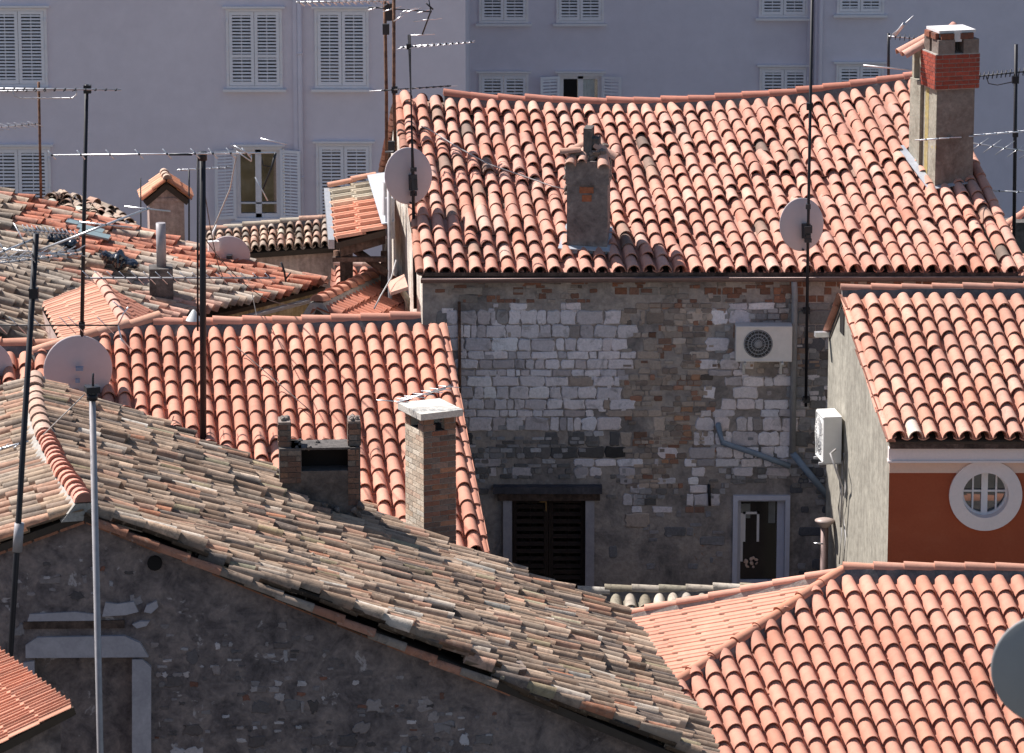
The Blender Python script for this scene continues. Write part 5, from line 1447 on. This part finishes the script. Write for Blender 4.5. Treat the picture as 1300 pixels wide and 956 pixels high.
# P1: leaning thick black mast, foreground left
p1t, p1b = P(46, 296, 45.2), P(15, 800, 45.2)
p1g = p1b + (p1b - p1t).normalized() * (p1b.z / abs((p1b - p1t).normalized().z))
t = mast('thick black leaning mast in the left foreground, in front of the old gable wall', [p1g, p1b, p1t], .034, 'black')
clamp(t, P(43, 372, 45.2), .10)
mb = MB(); mb.tube([P(24.5, 664, 45.2), P(22, 700, 45.2)], .055, 10); mb.build('sleeve', 'pole_grey', t)
yagi(t, P(44, 303, 45.2), P(-60, 345, 45.0), 4, .5, .4, (.2, -.1, -.35), rb=.012, refl=False)
yagi(t, P(44, 320, 45.2), P(190, 264, 45.3), 3, .7, .5, (.95, .1, -.12), pos=[.0, .62, .98], rb=.013, re=.009)
yagi(t, P(30, 292, 45.1), P(100, 298, 48.2), 13, .15, .11, (.5, -.1, -.8), rb=.010, re=.006)
yagi(t, P(-20, 336, 45.1), P(104, 322, 46.0), 10, .34, .30, (.55, .6, -.28), rb=.010, re=.005, bmat='alu_dull')
yagi(t, P(-20, 330, 45.5), P(102, 318, 46.4), 10, .34, .30, (.55, .6, .25), rb=.010, re=.005, bmat='alu_dull')
yagi(t, P(36, 560, 45.2), P(-30, 578, 45.4), 3, .3, .3, (.3, .8, .1), re=.005)
# P2
plGs = plG
b2 = PP(102, 500, plG)
t = mast('slim dark mast rising behind the round dish at the left', [b2 - V((0, 0, .1)), P(110, 107, b2.y)], .028, 'black')
Y2 = b2.y
mb = MB(); mb.tube([P(101, 440, Y2), P(100, 495, Y2)], .036, 8); mb.build('joint', 'rust', t)
yagi(t, P(154, 114, Y2 - .1), P(-40, 112, Y2 - .1), 15, .10, .16, (.1, 1, .05), mat='dark_metal', rb=.012, re=.012, bmat='alu_dull')
yagi(t, P(150, 413, Y2 - .2), P(-10, 413, Y2 - .2), 6, .34, .34, (.55, .2, -.65), pos=[.10, .33, .40, .62, .8, .95], mat='alu', bmat='dark_metal')
yagi(t, P(106, 353, Y2), P(350, 353, Y2 - .1), 16, .30, .20, (.5, .3, -.62), mat='alu', bmat='pipe_grey', rb=.014)
mb = MB(); mb.tube([P(150, 413, Y2 - .2), P(157, 398, Y2 - .2), P(163, 390, Y2 - .2)], .012, 5); mb.tube([P(150, 413, Y2 - .2), P(154, 430, Y2 - .2), P(166, 443, Y2 - .2)], .012, 5)
mb.tube([P(143, 382, Y2 - .2), P(166, 402, Y2 - .2)], .009, 5); mb.tube([P(152, 430, Y2 - .2), P(168, 444, Y2 - .2)], .009, 5); mb.build('reflector', 'alu', t)
clamp(t, P(111, 113, Y2), .10); clamp(t, P(104, 413, Y2), .08)
# P3
b3 = PP(258, 566, plG); Y3 = b3.y
t = mast('thick black mast standing on the new red roof, long aerial across its top', [b3 - V((0, 0, .1)), P(257, 192, Y3)], .044, 'black')
mb = MB(); q = P(257, 198, Y3); mb.tube([q + V((0, 0, -.06)), q + V((0, 0, .06))], .062, 10); mb.build('collar', 'black', t)
bm0, bm1 = P(66, 197, Y3 - .1), P(350, 194, Y3 - .1)
yagi(t, bm0, bm1, 9, .16, .2, (.62, .1, -.72), pos=[.0, .13, .26, .39, .515, .64, .72, .80, .87], rb=.011, re=.009)
mb = MB()
mb.tube([P(215, 196, Y3 - .1), P(244, 196, Y3 - .1)], .018, 6)
mb.tube([P(350, 194, Y3 - .1), P(345, 212, Y3 - .1), P(333, 242, Y3 - .1)], [.02, .017, .012], 6)
mb.tube([P(332, 200, Y3 - .1), P(334, 210, Y3 - .1), P(345, 212, Y3 - .1)], .008, 5); mb.build('reflector_arm', 'dark_metal', t)
mb = MB()
for a_, b_ in (((331, 176), (364, 183)), ((324, 225), (340, 255)), ((297, 185), (319, 197)), ((319, 197), (319, 205)), ((319, 205), (300, 192))):
    mb.tube([P(*a_, Y3 - .12), P(*b_, Y3 - .12)], .009, 5)
mb.build('dipole', 'alu', t)
mb = MB(); mb.tube([P(300, 198, Y3 - .1), P(292, 240, Y3 + 2), P(270, 292, 62)], .010, 5); mb.build('cable', 'cable', t)
mb = MB(); mb.tube([P(251, 200, Y3), P(251, 420, Y3)], .014, 6); mb.build('stay_rod', 'black', t)
mb = MB(); q = P(246, 402, Y3 + .6); n = 16
mb.grid([[V((q.x + r * math.cos(2 * math.pi * i / n), q.y + r * math.sin(2 * math.pi * i / n), q.z + h)) for i in range(n)] for r, h in ((.11, -.05), (.10, -.03), (.02, .09), (.005, .1))], 0, (.5, .5, .5), True, True); mb.build('rain_cone', 'ac_white', t)
# small far aerial beside it
q = PP(240, 300, (P(211, 300, 68.3), V((0, -1, 0))))
t = mast('thin aerial rod beside the gabled chimney hat', [P(240, 330, 68), P(240, 216, 68)], .014, 'dark_metal')
yagi(t, P(225, 216, 68), P(292, 212, 68.6), 7, .12, .2, (.3, 1, .0), re=.008, mat='alu', rb=.014)
t = mast('short thin rod left of the gabled chimney hat', [P(179, 300, 67.5), P(178.5, 226, 67.5)], .010, 'dark_metal')
# P4
q = on(plH, P(52, 252, 67.2))
t = mast('rusty thin mast with a horizontal dark aerial, left of all masts against the lilac wall', [V((P(52, 250, 67.2).x, 67.2, P(52, 262, 67.2).z)), P(49, 104, 67.2)], .022, 'rust')
yagi(t, P(-20, 116, 67.1), P(100, 114, 67.1), 10, .12, .2, (.1, 1, .05), mat='dark_metal', bmat='alu_dull', re=.010)
mb = MB(); mb.tube([P(16, 114, 67.1), P(18, 122, 67.1), P(26, 124.5, 67.1), P(92, 124.5, 67.1), P(97, 120, 67.1), P(97, 114, 67.1)], .011, 5); mb.build('folded_dipole', 'alu_dull', t)
yagi(t, P(49, 157, 67.2), P(-20, 163, 66), 8, .3, .35, (.6, .5, -.3), re=.007)
# P5
p5 = P(117, 498, 44.4)
t = mast('pale grey galvanised mast with a black cap standing before the old gable', [V((p5.x, 44.4, 0)), p5], .036, 'pole_grey')
mb = MB(); mb.box(P(117, 494, 44.4), (.15, .15, .07), .3); mb.tube([P(117, 500, 44.4), P(117, 508, 44.4)], .06, 10); mb.tube([P(118, 492, 44.4), P(118, 474, 44.4)], .012, 6); mb.build('mast_cap', 'black', t)
mb = MB(); mb.tube([P(107, 501, 44.4), P(55, 552, 46.8)], .007, 5); mb.build('guy_wire', 'cable', t)
# P6 pair
t = mast('rusty left pipe mast of the pair rising beside the stone house', [P(491, 262, 63.6), P(490.5, 120, 63.6), P(488, -20, 63.6)], .026, 'rust')
mb = MB(); mb.box(P(490, 37, 63.5), (.10, .08, .16)); mb.box(P(495, 15, 63.5), (.12, .1, .26)); mb.build('clamp', 'dark_metal', t)
yagi(t, P(494, 1, 63.4), P(376, 3, 63.2), 14, .14, .2, (.6, .3, -.5), mat='alu', re=.012, rb=.014)
yagi(t, P(468, 9, 63.4), P(548, 15, 63.2), 4, .35, .2, (.9, .3, .25), bmat='dark_metal', re=.008)
mb = MB()
for pts in (((543, -8), (547, 14), (536, 44)), ((541, 4), (550, 12))): mb.tube([P(x, y, 63.2) for x, y in pts], .013, 5)
mb.build('reflector_arm', 'dark_metal', t)
mb = MB()
for (a_, b_) in (((525, 27), (561, 23)), ((520, 45), (552, 43)), ((508, 18), (536, 9)), ((500, 27), (512, 19))): mb.tube([P(*a_, 63.2), P(*b_, 63.2)], .009, 5)
mb.build('dipole', 'alu', t)
t = mast('brown streaked right pipe mast of the pair beside the stone house', [P(503, 228, 63.3), P(500, 112, 63.3), P(500, -20, 63.3)], .026, 'rust')
yagi(t, P(484, 115, 63.3), P(573, 109, 63.0), 10, .5, .3, (.95, -.3, .10), re=.006, mat='alu', bmat='dark_metal')
clamp(t, P(501, 114, 63.3), .09)
mb = MB(); mb.box(P(497, 185, 63.2), (.10, .08, .14)); mb.tube([P(490, 193, 63.4), P(503, 193, 63.2)], .02, 6); mb.build('bracket', 'dark_metal', t)
# P7
Y7 = 61.15
t = mast('black mast carrying the pinkish round dish at the left end of the stone house', [P(527, 392, 60.9), P(524, 210, Y7), P(519.5, 44, Y7)], .025, 'black')
yagi(t, P(508, 60, Y7), P(602, 53, Y7), 12, .22, .12, (.85, .4, .3), re=.007)
clamp(t, P(519, 59, Y7), .07)
mb = MB()
for y in (215, 236, 246): mb.box(P(525, y, Y7), (.09, .09, .05))
mb.build('clamp', 'dark_metal', t)
dish('pinkish round dish seen from behind on the left end of the stone house', P(520, 225, Y7 - .04) + V((0, .10, 0)), 33 / 5400 * Y7, (.40, -.92, .12), P(525, 232, Y7))
# P8
Y8 = 59.62
t = mast('very tall thin black mast clamped to the stone wall, dish halfway up', [P(1023, 516, YM - .12), P(1026, 287, Y8), P(1031.5, -20, Y8)], .022, 'black')
clamp(t, P(1028, 135, Y8), .09)
mb = MB()
for y in (395, 508): q = P(1024, y, YM - .12); mb.box(q + V((0, .05, 0)), (.10, .16, .07))
for y in (262, 300): mb.box(P(1026, y, Y8), (.07, .08, .07))
mb.build('clamp', 'dark_metal', t)
dish('grey round dish seen from behind in front of the big pink roof', P(1020, 287, Y8) + V((0, .10, 0)), 31 / 5400 * Y8, (.34, -.94, .10), P(1026, 291, Y8))
# dishes lower left
dish('large pinkish dish on the slim mast at the left, partly behind the old roof', P(100, 470, Y2 - .12), 45 / 5400 * Y2, (.25, -.97, .05), P(102, 470, Y2 - .2), asp=1.0, back_box=False)
m_ = MB(); q = P(101, 468, Y2 - .2); m_.box(q, (.10, .08, .05)); m_.box(q + V((-.03, 0, -.17)), (.06, .06, .05)); m_.build('mount', 'lead_blue', t)
d_ = dish('dish cut by the left edge of the picture', P(-22, 470, 57.4), 39 / 5400 * 57.4, (.05, -1, .05), P(-22, 470, 57.3), asp=1.0)
t = mast('short mast under the dish at the left edge', [PP(-22, 500, plG) - V((0, 0, .1)), P(-22, 465, 57.35)], .02, 'black')
t = mast('short stub mast under the small half hidden dish', [P(292, 345, 66.5), P(292, 300, 66.5)], .02, 'dark_metal')
dish('small grey dish half hidden behind the patched left roof', P(290, 325, 66.2), 28 / 5400 * 66.2, (.0, -1, .05), P(292, 325, 66.3), asp=.92)
bx_ = MB(); bx_.box(P(271, 312, 66.1), (.17, .12, .15), .2); bx_.tube([P(270, 302, 66.1), P(271, 294, 66.1), P(274, 286, 66.2)], .02, 6); tag(bx_.build('junction_box', 'ac_white', None, P(271, 316, 66.1)), 'cream plastic junction box beside the small half hidden dish', 'junction box')
bp_ = thing('bent_rod', 'bent dark iron rod sticking up from the tip of the patched roof', 'rod', P(362, 356, 65.2))
mb = MB(); mb.tube([P(363, 358, 65.2), P(361, 345, 65.2), P(357, 333, 65.2)], .018, 6); mb.tube([P(363, 354, 65.2), P(369, 346, 65.2)], .014, 6); mb.build('rod', 'dark_metal', bp_)
# P9
t = mast('short black mast with a ladder aerial behind the ridge by the right chimney', [P(1128, 108, 66.4), P(1128, 42, 66.4)], .022, 'black')
yagi(t, P(1128, 46, 66.3), P(1175, 50, 66.3), 8, .1, .1, (.1, .3, 1), mat='dark_metal', bmat='alu_dull')
mb = MB(); mb.tube([P(1133, 44, 66.3), P(1160, 20, 66.0)], .010, 5); mb.tube([P(1137, 44, 66.3), P(1148, 30, 66.0)], .03, 5); mb.tube([P(1096, 83, 66.2), P(1158, 89, 66.2)], .013, 5); mb.build('dipole', 'alu_dull', t)
# P10
Y10 = 63.0
t = mast('black mast with three aerials at the far right edge of the picture', [P(1287, 330, Y10), P(1290, 56, Y10)], .028, 'black')
yagi(t, P(1241, 97, Y10), P(1330, 88, Y10), 16, .12, .12, (.2, .5, .8), mat='dark_metal', bmat='dark_metal', re=.009)
mb = MB(); mb.tube([P(1252, 97, Y10), P(1255, 106, Y10), P(1266, 108, Y10), P(1290, 103, Y10)], .008, 5); mb.build('cable', 'cable_dark', t)
yagi(t, P(1168, 178, Y10 - 1.6), P(1330, 164, Y10 + .4), 11, .34, .5, (.85, -.5, .12), re=.009)
yagi(t, P(1236, 182, Y10 - .5), P(1330, 196, Y10 + .3), 6, .32, .4, (.7, .1, .5), re=.006)
yagi(t, P(1256, 242, Y10 - .1), P(1330, 245, Y10 - .1), 3, .12, .12, (.5, .5, .1), re=.006)
clamp(t, P(1289, 101, Y10), .10); clamp(t, P(1289, 170, Y10), .08)
# near dish at the lower right
Yn = 30.0
dish('big blurred grey dish cut by the lower right corner', P(1330, 852, Yn), 75 / 5400 * Yn, (-.1, -1, .05), P(1335, 870, Yn - .05), 'dish_near', asp=1.0)
q = P(1336, 860, Yn - .08)
mast('grey mast carrying the near dish beyond the lower right corner', [V((q.x, q.y, 0)), q], .03, 'pole_grey')
# cable across the roof and loose aerial wire on it
cbm = MB(); pts = []
for x, y in ((535, 172), (545, 176), (580, 198), (620, 220), (655, 232), (700, 248), (716, 252)):
    pts.append(PP(x, y, plM) + V((0, 0, .14)))
cbm.tube(pts, .010, 5); tag(cbm.build('roof_cable', 'cable', None, pts[0]), 'thin pale cable sagging across the big pink roof towards its chimney', 'cable')
cbm = MB(); a, b_ = P(507, 498, 53.3), P(572, 490, 53.4)
aerial = thing('loose_aerial', 'pale aerial lying on the concrete cap of the brick chimney', 'aerial', P(545, 502, 53.4))
for k in range(4): cbm.tube([P(503 + k * 2, 512 - k * 2, 53.3 + k * .06), P(572 - k * 3, 489 + k * 2, 53.5 + k * .06)], .008, 5)
for k in range(7): q = lerp(P(505, 510, 53.35), P(570, 491, 53.5), k / 6); cbm.tube([q - V((.14, -.05, .0)), q + V((.14, -.05, .0))], .006, 5)
cbm.build('element_frame', 'alu', aerial)
cbm = MB(); cbm.tube([P(478, 508, 53.3), P(512, 510, 53.4)], .008, 5); cbm.build('boom', 'alu', aerial)

def wire(a, b, sag, label, r=.007, mat='cable_dark'):
    mb = MB(); a, b = V(a), V(b)
    mb.tube([lerp(a, b, i / 12) - V((0, 0, sag * 4 * (i / 12) * (1 - i / 12))) for i in range(13)], r, 5)
    tag(mb.build('overhead_cable', mat, None, a), label, 'cable', 'thin cables strung between masts and roofs')
wire(P(258, 300, Y3), P(414, 372, 65.8), .5, 'dark cable sagging from the thick black mast to the tip of the patched roof')
wire(P(258, 230, Y3), P(285, 355, 64), .25, 'thin dark cable hanging close beside the thick black mast')
wire(P(320, 372, 64.0), P(345, 470, 57.5), .1, 'thin wire running down over the ridge of the new red roof')
wire(P(300, 440, 58.0), P(392, 520, 56.6), .0, 'thin dark wire lying slantwise on the new red roof')
wire(P(1095, 300, 61.0), P(1022, 240, 62.3), .0, 'short pale wire lying on the big pink roof right of the dish', mat='cable')

# ================================================================== LIGHT, WORLD, CAMERA
sun_el, s_h = R(50), V((-.83, .56)).normalized()
sd = V((s_h.x * math.cos(sun_el), s_h.y * math.cos(sun_el), math.sin(sun_el)))
L = bpy.data.lights.new('sun', 'SUN'); L.energy = 4.6; L.angle = R(.53); L.color = (1, .95, .905)
lo = bpy.data.objects.new('sun', L); col.objects.link(lo); lo.rotation_euler = sd.to_track_quat('Z', 'Y').to_euler(); lo.location = (-20, 60, 60)
w = bpy.data.worlds.new('World'); sc.world = w; w.use_nodes = True; nt = w.node_tree
bg = nt.nodes['Background']; sk = nt.nodes.new('ShaderNodeTexSky'); sk.sky_type = 'NISHITA'; sk.sun_disc = False
sk.sun_elevation = sun_el; sk.sun_rotation = math.atan2(sd.x, sd.y) % (2 * math.pi)
sk.air_density = 1.0; sk.dust_density = .6; sk.ozone_density = 1.0
nt.links.new(sk.outputs['Color'], bg.inputs['Color']); bg.inputs['Strength'].default_value = .056
cam = bpy.data.cameras.new('Camera'); co = bpy.data.objects.new('Camera', cam); col.objects.link(co); sc.camera = co
cam.sensor_width = 36; cam.lens = FPX / 1300 * 36; cam.clip_end = 3000; cam.clip_start = .5
co.location = CAM; co.rotation_euler = (R(90) - PITCH, 0, 0)
cam.dof.use_dof = True; cam.dof.focus_distance = 58.5; cam.dof.aperture_fstop = 4.5
sc.view_settings.view_transform = 'Standard'; sc.view_settings.look = 'None'; sc.view_settings.exposure = 0.92; sc.view_settings.gamma = 1
sc.render.engine = 'CYCLES'; sc.cycles.max_bounces = 6; sc.cycles.use_denoising = True
